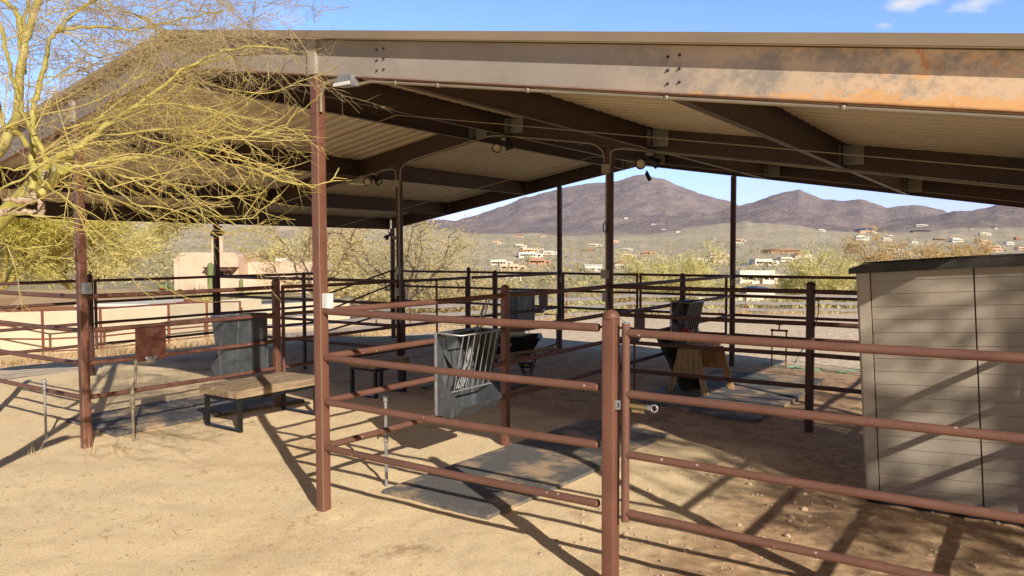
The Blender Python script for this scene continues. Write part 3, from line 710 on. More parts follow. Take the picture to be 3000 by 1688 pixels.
# ------------------------------------------------------------------ shed (leans a little)
sh=thing('storage_shed','beige vinyl garden shed with lap siding and dark roof behind the front gate','shed',(3.61,2.74,0))
def S_(mb,name,mat,par=sh): return mb.build(name,mat,par)
ox,oy=3.61,2.74
Wd=.735; HS=1.915; DP=1.15; np_=18; ph=HS/np_
def siding(x0,x1,y,name):
    mb=MB()
    for k in range(np_):
        z0=.03+k*ph; 
        mb.add([(x0,y-.0105,z0+.004),(x1,y-.0105,z0+.004),(x1,y-.007,z0+ph),(x0,y-.007,z0+ph),(x0,y+.02,z0+.006),(x1,y+.02,z0+.006),(x1,y+.02,z0+ph),(x0,y+.02,z0+ph),(x0,y-.002,z0),(x1,y-.002,z0)],
               [(0,1,2,3),(2,6,7,3),(0,3,7,4),(1,5,6,2),(4,7,6,5),(0,8,9,1)])
    return S_(mb,name,M['shed_wall'])
mb=MB(); mb.box(ox-.012,ox+.075,oy-.018,oy+.05,0,HS+.02); S_(mb,'corner_post',M['shed_trim'])
mb=MB(); mb.box(ox-.030,ox-.0125,oy-.002,oy+.06,0,HS+.01); S_(mb,'corner_post',M['shed_wall'])
d1=siding(ox+.083,ox+.083+Wd-.008,oy,'door'); d2=siding(ox+.083+Wd+.003,ox+.083+2*Wd,oy,'door')
mb=MB(); mb.box(ox+.083+2*Wd+.004,ox+.083+2*Wd+.09,oy-.018,oy+.05,0,HS+.02); S_(mb,'corner_post',M['shed_trim'])
XR=ox+.083+2*Wd+.09
mb=MB(); mb.box(ox+.01,XR-.01,oy+.052,oy+DP,0,HS); S_(mb,'wall',M['shed_wall'])
mb=MB(); mb.box(ox-.02,XR+.01,oy-.03,oy+DP+.02,-.08,.018); S_(mb,'floor_sill',M['black_plastic'])
mb=MB(); xm=(ox+XR)/2; n=16; y0,y1=oy-.07,oy+DP+.1; vs=[]
for (yy) in (y0,y1):
    for i in range(n+1):
        x=ox-.075+(XR+.075-(ox-.075))*i/n; s=max(0,1-abs(x-xm)/(XR-xm+.075)); z=HS-.005+.008*s**.75
        vs.append((x,yy,z)); 
    for i in range(n+1):
        x=ox-.075+(XR+.075-(ox-.075))*i/n; s=max(0,1-abs(x-xm)/(XR-xm+.075)); z=HS+.070+.012*s**.75
        vs.append((x,yy,z+(.0 if i not in(0,n) else -.03)))
m_=n+1
fs=[]
for i in range(n):
    fs+=[(i,i+1,m_+i+1,m_+i),(2*m_+i,3*m_+i,3*m_+i+1,2*m_+i+1),(m_+i,m_+i+1,3*m_+i+1,3*m_+i),(i,2*m_+i,2*m_+i+1,i+1)]
fs+=[(0,m_,3*m_,2*m_),(n,2*m_+n,3*m_+n,m_+n)]
mb.add(vs,fs); S_(mb,'roof',M['shed_roof'])
mb=MB()
for k in range(9):
    yy=y0-.004+ (y1-y0)*k/9
    for i in range(n):
        x=ox-.075+(XR+.15-ox)*i/n; xx=ox-.075+(XR+.15-ox)*(i+1)/n
        f=lambda q:HS+.072+.012*(max(0,1-abs(q-xm)/(XR-xm+.075)))**.75
        if i in(0,n-1): continue
        mb.add([(x,yy,f(x)),(xx-.01,yy,f(xx)),(xx-.01,yy+.012,f(xx)+.012),(x,yy+.012,f(x)+.012),(x,yy+.13,f(x)+.002),(xx-.01,yy+.13,f(xx)+.002)],[(0,1,2,3),(3,2,5,4)])
S_(mb,'shingle_rows',M['shed_roof'])
sh.rotation_euler=(0,math.radians(-3.3),0)
# ------------------------------------------------------------------ wheelbarrow
ax=Vector((.824,.567,0)); ay=Vector((-.567,.824,0)); az=Vector((0,0,1))
wc=Vector((-2.62,6.40,0))
wb=thing('wheelbarrow','black wheelbarrow with white lettering standing in the aisle','wheelbarrow',tuple(wc))
def WL(x,y,z): return wc+ax*x+ay*y+az*z
mb=MB()
top=[(-.52,-.30,.66),(.53,-.36,.68),(.53,.36,.68),(-.52,.30,.66)]; bot=[(-.18,-.20,.36),(.36,-.24,.38),(.36,.24,.38),(-.18,.20,.36)]
rim=[(-.56,-.33,.665),(.57,-.40,.685),(.57,.40,.685),(-.56,.33,.665)]; inn=[(x*.96,y*.95,z-.01) for x,y,z in top]; ib=[(x*.96,y*.95,z+.01) for x,y,z in bot]
vs=[WL(*p) for p in bot+top+rim+inn+ib]
fs=[(3,2,1,0)]+[(i,(i+1)%4,4+(i+1)%4,4+i) for i in range(4)]+[(4+i,4+(i+1)%4,8+(i+1)%4,8+i) for i in range(4)]+[(8+i,8+(i+1)%4,12+(i+1)%4,12+i) for i in range(4)]+[(12+i,12+(i+1)%4,16+(i+1)%4,16+i) for i in range(4)]+[(16,17,18,19)]
mb.add(vs,fs); mb.build('tray',M['black_plastic'],wb)
for s in (-1,1):
    mb=MB(); mb.tube([WL(-.52,s*.06,.20),WL(-.2,s*.17,.33),WL(.45,s*.27,.36),WL(.85,s*.32,.52)],.016,8); mb.build('handle',M['bench_wood'],wb)
    mb=MB(); mb.tube([WL(.12,s*.24,.345),WL(.28,s*.25,.02),WL(.36,s*.25,.02),WL(.46,s*.25,.35)],.012,8); mb.build('leg',M['black'],wb)
wh=MB(); c=WL(-.50,0,.19)
wh.lathe(c-ay*.045,ay,[(.135,0),(.175,.005),(.19,.045),(.175,.085),(.135,.09),(.135,0)],24); wo=wh.build('wheel',M['black'],wb)
mb=MB(); mb.lathe(c-ay*.035,ay,[(.0,0),(.13,.0),(.13,.07),(0,.07)],20); mb.build('rim',M['galv'],wo)
def text(s,size,loc,xd,yd,mat,parent,name='lettering'):
    cu=bpy.data.curves.new(name,'FONT'); cu.body=s; cu.size=size; cu.extrude=.0008; cu.align_x='CENTER'
    tmp=bpy.data.objects.new('tmp',cu); COL.objects.link(tmp)
    bpy.context.view_layer.update(); dg=bpy.context.evaluated_depsgraph_get()
    me=bpy.data.meshes.new_from_object(tmp.evaluated_get(dg)); bpy.data.objects.remove(tmp)
    xd=Vector(xd).normalized();zd=xd.cross(Vector(yd)).normalized();yd=zd.cross(xd)
    mt=Matrix((xd,yd,zd)).transposed().to_4x4(); mt.translation=Vector(loc)-Vector(parent['_o'])
    me.transform(mt); me.materials.clear(); me.materials.append(mat)
    o=bpy.data.objects.new(name,me); COL.objects.link(o); o.parent=parent; return o
sd=(WL(*top[0])+WL(*top[1]))/2; bd=(WL(*bot[0])+WL(*bot[1]))/2
up=(sd-bd).normalized(); out=-ay
text('Corona',.105,WL(-.10,-.305,.545)-ay*.012,WL(*top[1])-WL(*top[0]),up,M['white'],wb)
mb=MB(); mb.lathe(WL(-.10,-.33,.635)-ay*.004,-ay,[(.016,0),(.026,0),(.026,.003),(.016,.003),(.016,0)],14); mb.lathe(WL(-.10,-.33,.635)-ay*.004,-ay,[(0,0),(.008,0),(.008,.003),(0,.003)],10); mb.build('emblem',M['white'],wb)
mb=MB(); mb.obox(WL(.30,-.262,.22),ax,az,ay,.09,.05,.006); lp=mb.build('leg_plate',M['black'],wb)
mb=MB(); mb.obox(WL(.30,-.270,.22),ax,az,ay,.035,.012,.001); mb.build('sticker',M['yellow'],lp)
rl=MB(); rl.tube([WL(-.05,-.1,.70),WL(.28,-.1,.72)],.045,12); rr=thing('coiled_roll','pale rolled tube with a metal ring lying on the wheelbarrow','roll',tuple(WL(.1,-.1,.7)))
rl.build('tube',M['cloth'],rr)
mb=MB(); mb.tube([WL(.31+.04*math.cos(a*math.pi/7),-.1,.74+.045*math.sin(a*math.pi/7)) for a in range(15)],.006,6,False); mb.build('ring',M['galv'],rr)
for i in range(2):
    mb=MB(); mb.bar(WL(-.75,-.42-i*.12,.30+i*.04),WL(.75,-.30-i*.1,.50+i*.03),.09,.03)
    tag(mb.build('timber_board',M['bench_wood'],None,tuple(WL(0,-.4,.4))),('upper' if i==0 else 'lower')+' weathered board propped across the front of the wheelbarrow','board')
# ------------------------------------------------------------------ sawhorse and leaning black board
sw=thing('sawhorse','small plywood and timber sawhorse standing in the right stall','sawhorse',(.65,6.75,0))
T=.66
def leg_(a,b,w=.085,h=.036): 
    m2=MB(); m2.bar(a,b,w,h,(0,1,0)); return m2.build('leg',M['ply'],sw)
ya,yb=6.44,7.12
leg_((.44,ya,T),(.27,ya-.02,.0)); leg_((.66,ya,T),(.82,ya-.02,.0)); leg_((.50,yb,T),(.36,yb+.02,0)); leg_((.78,yb,T),(.96,yb+.02,0))
mb=MB(); mb.prism([(.40,T+.01),(.70,T+.01),(.775,.27),(.33,.27)],1,ya-.055,ya-.042); mb.build('gusset',M['ply'],sw)
mb=MB(); mb.prism([(.48,T+.01),(.80,T+.01),(.86,.33),(.42,.33)],1,yb-.052,yb-.040); mb.build('gusset',M['ply'],sw)
mb=MB(); mb.box(.44,.78,ya-.04,yb+.03,T+.012,T+.05); mb.build('top_board',M['ply'],sw)
mb=MB(); mb.box(.46,.49,ya+.03,yb-.06,.30,T); mb.build('side_board',M['ply'],sw)
lb=thing('black_tray','black ribbed plastic tray leaning on the feeder behind the sawhorse','tray',(.5,6.65,0))
a=Vector((.50,6.72,.0));b=Vector((-.06,6.98,.80)); d=(b-a); L_=d.length; d.normalize(); s_=Vector((.55,.83,.0)); s_=(s_-d*s_.dot(d)).normalized(); n_=d.cross(s_)
mb=MB(); mb.obox((a+b)/2,d,s_,n_,L_/2,.17,.012); 
for k in (-1,1): mb.obox((a+b)/2+s_*k*.165+n_*(-.04),d,s_,n_,L_/2,.006,.05)
mb.build('panel',M['black_plastic'],lb)
mb=MB()
for k in range(9): mb.obox(a+d*(L_*(k+.7)/10)+n_*.014,s_,d,n_,.15,.02,.004)
for k in range(9): mb.obox(a+d*(L_*(k+.7)/10)-n_*.014,s_,d,n_,.15,.02,.004)
mb.build('ribs',M['black_plastic'],lb)
mb=MB(); mb.lathe(a+d*.34-n_*.02-s_*.08,-n_,[(0,0),(.03,0),(.03,.003),(0,.003)],12); mb.lathe(a+d*.34+n_*.02-s_*.08,n_,[(0,0),(.03,0),(.03,.003),(0,.003)],12); mb.build('round_mark',M['white'],lb)
mb=MB(); mb.lathe((.22,7.12,.80),(0,0,1),[(0,-.06),(.07,-.05),(.10,0),(.09,.06),(.05,.09),(0,.1)],14); tag(mb.build('red_bucket',M['red'],None,(.2,7.1,.8)),'round red plastic item in the shaded feeder','container')
mb=MB()
for (x,y,z,a_,b_) in ((.36,7.02,.70,.14,.03),(.42,7.05,.86,.06,.05)):
    vs=[];n=10
    for i in range(n+1):
        for j in range(n+1):
            vs.append((x+(i/n-.5)*a_*2,y+(j/n-.5)*.16,z+b_*math.sin(i*1.1+j*.8)*.5+(j/n)*.03))
    mb.add(vs,[(i*(n+1)+j,(i+1)*(n+1)+j,(i+1)*(n+1)+j+1,i*(n+1)+j+1) for i in range(n) for j in range(n)],True)
tag(mb.build('rag',M['cloth'],None,(.36,7.02,.7)),'crumpled white rag hanging on the shaded feeder rim','rag')
# ------------------------------------------------------------------ hydrant and hose
hy=thing('yard_hydrant','rusty bridge-shaped pipe hydrant with a tap beyond the barn','hydrant',(.77,10.35,0))
for x in (.64,.90):
    mb=MB(); mb.tube([(x,10.35,-.3),(x,10.35,.60)],.014,8); mb.build('riser',M['post'],hy)
mb=MB(); mb.tube([(.64,10.35,.615),(.90,10.35,.615)],.019,8); mb.lathe((.64,10.35,.59),(0,0,1),[(.02,0),(.03,.01),(.03,.04),(.015,.05)],8); mb.lathe((.90,10.35,.59),(0,0,1),[(.02,0),(.03,.01),(.03,.04),(.015,.05)],8); mb.build('cross_pipe',M['post'],hy)
mb=MB(); mb.tube([(.77,10.35,.62),(.77,10.35,.72)],.013,8); mb.tube([(.72,10.35,.725),(.82,10.35,.725)],.011,8); mb.build('tap',M['post'],hy)
ho=MB(); pts=[]; rnd=random.Random(3)
for k in range(240):
    s=k/239; a=s*22; x=.35+2.0*s+.10*math.sin(a*1.3); y=10.55+.22*math.cos(a)+.1*math.sin(a*.37); pts.append((x,y,H(x,y)+.035+.012*math.sin(a*2.1)))
ho.tube(pts,.011,6); tag(ho.build('garden_hose',M['hose'],None,pts[0]),'pale green hose lying loosely on the sand beyond the barn','hose')
ho=MB(); ho.tube([(1.02,10.50,.0),(1.10,10.5,.18),(1.35,10.4,.55),(1.50,10.2,1.0),(1.52,10.05,1.25)],.010,6); tag(ho.build('garden_hose',M['hose'],None,(1.02,10.5,0)),'short green hose end hanging up from the sand to the back rails','hose')
# ------------------------------------------------------------------ electric: conduits, boxes, lights
def conduit(label,pts,r=.0125,clips=()):
    P=[Vector(p) for p in pts]; Q=[P[0]]
    for i in range(1,len(P)-1):   # rounded corners
        a,b,c=P[i-1],P[i],P[i+1]; ra=min(.13,(a-b).length*.4,(c-b).length*.4)
        p0=b+(a-b).normalized()*ra;p1=b+(c-b).normalized()*ra
        for k in range(6):
            s=k/5; Q.append(p0.lerp(b,s).lerp(b.lerp(p1,s),s))
    Q.append(P[-1]); t=thing('conduit',label,'conduit',tuple(P[0]),'grey electrical conduits')
    mb=MB(); mb.tube(Q,r,9); mb.build('tube',M['conduit'],t)
    for cp,ad in clips:
        mb=MB(); ad=Vector(ad).normalized(); mb.lathe(Vector(cp)-ad*.012,ad,[(r,0),(r+.006,0),(r+.006,.024),(r,.024)],9); mb.build('clamp',M['conduit'],t)
    return t
def bz(u,o=-.03): return zb(u)+o
VM=4.955
conduit('conduit along the foot of the weathered front beam',[(.46,-.02,3.36)]+[(u,-.012,bz(u,-.022)) for u in (.60,1.5,3,4.2,5.1)],.0125,[((u,-.012,bz(u,-.022)),(1,0,-.167)) for u in (.85,1.25,2,2.95,3.9,4.7)])
conduit('bent conduit rising from the near tall post to the flood light',[(.062,-.02,3.20),(.062,-.02,3.33),(.12,-.03,3.415),(.30,-.04,3.42)],.014)
conduit('conduit rising left along the middle rafter from the left middle post to the ridge',[(W3+.07,VM,3.25),(W3+.07,VM,bz(W3,-.06)),(W3+.28,VM,bz(W3+.28,.0)),(PK-.1,VM,bz(PK-.1,-.0)),(PK+.2,VM,bz(PK+.2,-.0)),(-.22,VM,bz(-.22,.01)),(-.06,VM,bz(-.06,-.08)),(-.06,VM,3.24)],.0125,[((u,VM,bz(u,0)),(1,0,.167 if u<PK else -.167)) for u in (-3,-2.5,-1.4,-.8,-.4)])
conduit('conduit from the right middle post along the middle rafter to the low right eave',[(.035,VM,3.24),(.035,VM,bz(.0,-.06)),(.2,VM,bz(.2,-.02)),(5.1,VM,bz(5.1,-.02))],.0125,[((u,VM,bz(u,-.02)),(1,0,-.167)) for u in (.5,1.1,1.8,2.5,3.3,4.2)])
conduit('conduit from the left middle post down to the left eave along the rafter',[(W3-.03,VM,3.25),(W3-.03,VM,bz(W3,-.07)),(-4.0,VM,bz(-4.0,-.02)),(-8.5,VM,bz(-8.5,-.02))],.0125)
for lab,x in (('vertical conduit down the left middle post',W3+.035),('vertical conduit down the right middle post',-.02)):
    conduit(lab,[(x,VM,3.2),(x,VM,2.2),(x,VM,.95)],.0125,[((x,VM,z),(0,0,1)) for z in (2.7,2.2,1.2)])
def box(label,x0,x1,y0,y1,z0,z1,mat,ns=True):
    t=thing('outlet_box',label,'outlet box',((x0+x1)/2,(y0+y1)/2,z0))
    mb=MB(); mb.box(x0,x1,y0+.006,y1,z0,z1); mb.build('case',mat,t)
    mb=MB(); mb.box(x0+.004,x1-.004,y0,y0+.0055,z0+.004,z1-.004); mb.build('cover',mat,t)
    mb=MB(); 
    for zz in (z0+.03,z1-.03): mb.lathe(((x0+x1)/2,y0,zz),(0,-1,0),[(.005,0),(.004,.003),(0,.003)],8)
    mb.build('screws',M['galv'],t); return t
box('white outlet cover on the near tall post above the front rails',.046,.112,-.03,.03,1.655,1.775,M['white_box'])
box('grey outlet box on the left tall post above the top rail',W3+.05,W3+.155,-.035,.03,1.665,1.785,M['galv'])
box('larger tan junction box on the right middle post above the rails',-.075,.03,VM-.07,VM-.013,1.74,1.855,M['conduit'])
box('narrow switch box on the right middle post below the junction box',-.055,.01,VM-.06,VM-.013,1.43,1.555,M['conduit'])
box('tan fitting where two conduits meet high on the right middle post',-.075,.05,VM-.05,VM-.014,3.13,3.25,M['conduit'])
box('junction box on the left middle post level with the top rails',W3-.005,W3+.085,VM-.06,VM-.013,1.75,1.86,M['conduit'])
box('narrow switch box on the left middle post below the junction box',W3-.0,W3+.06,VM-.055,VM-.013,1.40,1.52,M['conduit'])
box('tan fitting high on the left middle post where conduits meet',W3-.05,W3+.085,VM-.05,VM-.014,3.14,3.25,M['conduit'])
box('small tan box on the rafter left of the left middle post',-4.62,-4.50,VM-.04,VM-.013,bz(-4.56,-.05),bz(-4.56,.01),M['conduit'])
box('switch box on the left far post of the aisle',W3+.045,W3+.085,9.93,9.97,1.45,1.56,M['conduit'])
box('switch box on the right far post of the aisle',-.02,.03,9.93,9.955,1.45,1.57,M['conduit'])
def bell(t,o,ax_,glass=True):
    o=Vector(o);ax_=Vector(ax_).normalized()
    mb=MB(); mb.lathe(o,ax_,[(.0,-.13),(.028,-.13),(.032,-.06),(.05,-.04),(.066,.0),(.070,.035),(.064,.035),(.058,.01)],16); sh_=mb.build('lamp_housing',M['black'],t)
    mb=MB(); mb.lathe(o,ax_,[(.062,.012),(.05,.024),(.028,.031),(0,.034)],16); mb.build('lamp_glass',M['glass'],sh_)
def flood(label,c,d1,d2):
    t=thing('flood_light',label,'light',c,'twin flood lights under the roof')
    x,y,z=c; mb=MB(); mb.lathe((x,y,z),(0,0,-1),[(0,0),(.05,0),(.05,.03),(.03,.04),(0,.04)],14); mb.build('mounting_box',M['conduit'],t)
    for s,d in ((-1,d1),(1,d2)):
        o=(x+s*.095,y-.03+s*.02,z-.14); mb=MB(); mb.tube([(x+s*.02,y,z-.03),(x+s*.05,y-.01,z-.07),Vector(o)-Vector(d).normalized()*.11],.010,6); mb.build('arm',M['black'],t)
        bell(t,o,d)
    return t
flood('twin flood light hanging from the middle rafter near the ridge',(-1.66,4.94,bz(-1.66,-.03)),(.35,-.75,-.45),(.1,.3,-.9))
flood('twin flood light left of the left middle post under the middle rafter',(-4.26,4.94,bz(-4.26,-.02)),(.3,-.85,-.3),(.8,.2,-.7))
fl=flood('twin flood light right of the right middle post, seen against the mountain',(.60,4.94,bz(.60,-.035)),(.12,-.85,-.3),(.7,.5,-.5))
mb=MB(); mb.tube([(.58,4.9,3.12),(.60,4.88,3.05)],.014,8); mb.tube([(.585,4.885,3.09),(.64,4.86,3.0)],.026,10); mb.build('motion_sensor',M['black'],fl)
flood('twin flood light at the outer left far corner of the barn',(EL+.12,9.86,2.60),(-.3,-.6,-.6),(.6,-.5,-.3))
flood('twin flood light at the outer left middle post under the eave',(EL+.30,4.9,2.62),(.5,-.5,-.6),(.3,.5,-.7))
nl=thing('wall_pack_light','small white flood light on the near tall post under the beam','light',(.38,-.06,3.38))
mb=MB(); mb.add([(.29,-.10,3.355),(.48,-.10,3.345),(.48,.0,3.35),(.29,.0,3.36),(.305,-.07,3.44),(.445,-.07,3.435),(.445,.0,3.435),(.305,.0,3.44)],[(0,3,2,1),(4,5,6,7),(0,1,5,4),(1,2,6,5),(2,3,7,6),(3,0,4,7)]); mb.build('housing',M['galv'],nl)
mb=MB(); mb.box(.30,.47,-.112,-.101,3.35,3.375); mb.build('lens',M['white_box'],nl)
# horseshoe hook on the left tall post
hs=MB(); hs.tube([(W3-.045+.05+.055*math.cos(a),-.056,2.09+.062*math.sin(a)) for a in [math.radians(100+x*20) for x in range(18)]],.009,6); hs.box(W3-.01,W3+.02,-.06,-.0445,2.13,2.19)
tag(hs.build('tie_ring',M['post'],None,(W3,-.05,2.09)),'rusty tie ring hanging on the left tall post','tie ring')
hs=MB(); hs.tube([(-.03+.03*math.cos(a),4.935,2.42+.07*math.sin(a)) for a in [math.radians(x*30) for x in range(13)]],.007,6,False)
tag(hs.build('tie_ring',M['black'],None,(-.04,4.93,2.42)),'dark tie ring on the right middle post in front of the far houses','tie ring')
LIMBS=[
 ('dead',[[-0.42, -2.24, 2.34], [-0.32, -2.15, 2.34], [-0.27, -2.1, 2.35], [-0.24, -2.05, 2.35], [-0.22, -2.01, 2.34], [-0.2, -1.97, 2.33]],0.075,0.05),
 ('dead',[[-0.16, -2.19, 2.4], [-0.17, -2.13, 2.41], [-0.18, -2.08, 2.41], [-0.19, -2.02, 2.42]],0.012,0.05),
 ('dead',[[-0.21, -1.98, 2.33], [-0.21, -1.97, 2.39], [-0.23, -1.99, 2.44], [-0.25, -2.0, 2.46]],0.06,0.045),
 ('bark',[[-0.16, -2.0, 2.44], [-0.16, -1.95, 2.51], [-0.15, -1.88, 2.59], [-0.14, -1.82, 2.71], [-0.12, -1.75, 2.78], [-0.08, -1.67, 2.87], [-0.05, -1.59, 2.94], [0.08, -1.45, 3.08], [0.21, -1.3, 3.26], [0.34, -1.15, 3.37], [0.53, -0.97, 3.43], [0.67, -0.83, 3.42]],0.034,0.005),
 ('bark',[[-0.2, -1.97, 2.46], [-0.16, -1.93, 2.56], [-0.13, -1.91, 2.67], [-0.07, -1.86, 2.7]],0.02,0.03),
 ('bark',[[-0.06, -1.99, 2.5], [0.02, -1.99, 2.54], [0.11, -1.99, 2.58]],0.033,0.033),
 ('bark',[[-0.36, -1.95, 2.49], [-0.4, -1.93, 2.62], [-0.43, -1.91, 2.76], [-0.47, -1.89, 2.88], [-0.5, -1.87, 3.0], [-0.5, -1.82, 3.18], [-0.51, -1.78, 3.35], [-0.53, -1.75, 3.45], [-0.51, -1.7, 3.53], [-0.46, -1.62, 3.56], [-0.34, -1.5, 3.57], [-0.17, -1.35, 3.57], [0.02, -1.17, 3.64], [0.22, -1.0, 3.71]],0.028,0.006),
 ('bark',[[-0.46, -1.72, 3.52], [-0.52, -1.63, 3.63], [-0.55, -1.52, 3.74], [-0.58, -1.42, 3.81], [-0.61, -1.31, 3.92]],0.018,0.008),
 ('bark',[[-0.07, -1.99, 2.6], [-0.07, -2.01, 2.67], [-0.07, -2.03, 2.72], [-0.08, -2.07, 2.81], [-0.09, -2.1, 2.89], [-0.09, -2.12, 2.98], [-0.1, -2.14, 3.07], [-0.1, -2.17, 3.16], [-0.1, -2.19, 3.29], [-0.1, -2.21, 3.38]],0.022,0.01),
 ('bark',[[-0.07, -2.1, 2.72], [-0.05, -2.15, 2.77], [-0.04, -2.2, 2.81], [-0.03, -2.25, 2.84], [-0.08, -2.31, 3.56]],0.018,0.012),
 ('bark',[[-1.66, -1.74, 2.66], [-1.62, -1.61, 2.86], [-1.65, -1.54, 3.01], [-1.69, -1.47, 3.12], [-1.77, -1.4, 3.48], [-1.82, -1.33, 3.75], [-1.84, -1.24, 4.02], [-1.89, -1.17, 4.19], [-1.89, -1.07, 4.48]],0.075,0.045),
 ('bark',[[-1.85, -1.34, 3.5], [-1.88, -1.34, 3.82], [-1.91, -1.35, 3.98], [-1.98, -1.4, 4.07], [-2.07, -1.45, 4.11]],0.03,0.02),
 ('bark',[[-1.85, -1.33, 3.76], [-1.94, -1.29, 3.94], [-1.98, -1.23, 4.08], [-2.03, -1.18, 4.21]],0.02,0.014),
 ('bark',[[0.09, -2.0, 2.56], [0.12, -1.93, 2.6], [0.16, -1.85, 2.62], [0.23, -1.75, 2.65], [0.29, -1.66, 2.67], [0.36, -1.56, 2.69], [0.46, -1.44, 2.74], [0.56, -1.32, 2.74], [0.65, -1.21, 2.68], [0.79, -1.07, 2.57], [0.92, -0.93, 2.52], [1.02, -0.81, 2.55], [1.03, -0.75, 2.64]],0.014,0.004),
 ('bark',[[0.05, -1.65, 2.94], [0.13, -1.51, 3.02], [0.26, -1.34, 3.03], [0.38, -1.19, 3.01], [0.46, -1.06, 2.92], [0.5, -0.96, 2.89], [0.57, -0.83, 2.93], [0.66, -0.69, 3.07], [0.7, -0.57, 3.18]],0.008,0.003),
 ('bark',[[0.04, -1.78, 2.8], [0.23, -1.54, 2.84], [0.32, -1.38, 2.84], [0.41, -1.21, 2.88], [0.52, -1.04, 2.84], [0.62, -0.87, 2.9], [0.73, -0.69, 2.91]],0.007,0.003),
 ('bark',[[0.21, -2.04, 2.58], [0.3, -1.93, 2.59], [0.42, -1.8, 2.53], [0.54, -1.68, 2.46], [0.69, -1.53, 2.43], [0.82, -1.39, 2.42]],0.008,0.003),
 ('bark',[[-0.43, -1.73, 2.9], [-0.36, -1.58, 2.95], [-0.27, -1.41, 3.12], [-0.18, -1.24, 3.28], [-0.08, -1.06, 3.37], [0.08, -0.84, 3.45], [0.2, -0.66, 3.53]],0.01,0.003),
 ('bark',[[-0.17, -1.41, 3.23], [-0.01, -1.22, 3.3], [0.17, -1.04, 3.21], [0.39, -0.81, 3.18], [0.52, -0.64, 3.26], [0.64, -0.48, 3.35]],0.007,0.003),
 ('bark',[[0.37, -1.68, 2.78], [0.51, -1.46, 2.73], [0.64, -1.26, 2.64], [0.72, -1.08, 2.58], [0.85, -0.87, 2.61]],0.007,0.003),
 ('bark',[[0.51, -1.71, 2.6], [0.65, -1.6, 2.44], [0.75, -1.51, 2.34], [0.85, -1.42, 2.29], [0.95, -1.32, 2.32], [1.05, -1.23, 2.44]],0.006,0.003),
 ('bark',[[0.28, -2.11, 2.58], [0.49, -1.97, 2.49], [0.63, -1.88, 2.38], [0.74, -1.81, 2.28], [0.84, -1.75, 2.22]],0.007,0.003),
 ('bark',[[0.45, -2.25, 2.48], [0.54, -2.19, 2.39], [0.6, -2.15, 2.3], [0.64, -2.13, 2.2], [0.72, -2.08, 2.11], [0.76, -2.05, 2.08], [0.8, -2.02, 2.13]],0.006,0.003),
 ('bark',[[-1.33, -0.95, 4.07], [-1.25, -0.87, 4.0], [-1.12, -0.75, 3.95], [-1.02, -0.66, 3.84], [-0.82, -0.5, 3.77]],0.012,0.004),
 ('bark',[[-1.13, -1.32, 3.66], [-1.05, -1.21, 3.55], [-0.96, -1.09, 3.58], [-0.81, -0.92, 3.65], [-0.65, -0.75, 3.69]],0.008,0.003),
 ('bark',[[-1.2, -1.5, 3.35], [-1.04, -1.35, 3.4], [-0.96, -1.26, 3.46], [-0.76, -1.07, 3.52]],0.007,0.003),
 ('bark',[[-0.87, -1.88, 3.47], [-0.85, -1.78, 3.56], [-0.81, -1.67, 3.67], [-0.75, -1.53, 3.81]],0.007,0.004),
 ('bark',[[0.04, -2.29, 2.46], [0.11, -2.19, 2.52], [0.12, -2.14, 2.59], [0.15, -2.08, 2.61]],0.009,0.005),
 ('bark',[[0.02, -2.29, 2.58], [0.05, -2.19, 2.58], [0.08, -2.08, 2.65], [0.12, -1.98, 2.72]],0.006,0.004),
 ('bark',[[0.15, -2.35, 2.15], [0.24, -2.29, 2.13], [0.4, -2.19, 2.08], [0.48, -2.13, 2.07]],0.004,0.002),
 ('bark',[[0.04, -2.29, 2.32], [0.15, -2.22, 2.31], [0.26, -2.14, 2.28], [0.35, -2.08, 2.29]],0.004,0.002),
 ('bark',[[0.02, -1.41, 3.08], [0.01, -1.29, 3.19], [0.05, -1.14, 3.32], [0.14, -0.95, 3.42], [0.28, -0.72, 3.47]],0.01,0.003),
 ('bark',[[0.29, -1.5, 2.71], [0.33, -1.39, 2.75], [0.4, -1.27, 2.78], [0.48, -1.14, 2.84], [0.6, -0.98, 2.85], [0.68, -0.85, 2.93]],0.007,0.003),
]
panel('right outer pipe panel of the near stall beside the shed',(ER-.05,0),(ER-.05,2.5),(ER-.05,2.5),ib=.04)
panel('right outer pipe panel behind the shed',(ER-.05,2.5),(ER-.05,5),None,ia=.04)
panel('right outer pipe panel of the far stall',(ER-.05,5),(ER-.05,10),None)
# ------------------------------------------------------------------ fences and wall beyond the barn
def at(x,y,h=0): return (x,y,H(x,y)+h)
def runpts(pts,step):
    out=[];P=[Vector((x,y,0)) for x,y in pts]
    for a,b in zip(P[:-1],P[1:]):
        n=max(1,round((b-a).length/step))
        for k in range(n): out.append(a.lerp(b,k/n))
    out.append(P[-1]); return out
PF=runpts([(-19.56,3.17),(-16.1,5.06),(-15.5,6.21),(-15.71,8.25),(-16.78,11.4)],1.9)
t=thing('pipe_fence','red rusty pipe fence in the sun before the beige wall','fence',tuple(PF[0]))
for hgt in (1.25,.86,.52,.20):
    mb=MB(); mb.tube([(p.x,p.y,H(p.x,p.y)+hgt) for p in PF],.022,8); mb.build('rail',M['rust_pipe'],t)
for p in PF:
    mb=MB(); mb.tube([(p.x,p.y,H(p.x,p.y)-.1),(p.x,p.y,H(p.x,p.y)+1.27)],.035,8); mb.build('post',M['rust_pipe'],t)
WP=runpts([(-22.44,3.26),(-18.06,4.93),(-16.9,6.6),(-16.85,8.9),(-17.5,10.9),(-17.9,13.0)],.6)
mb=MB(); vs=[]
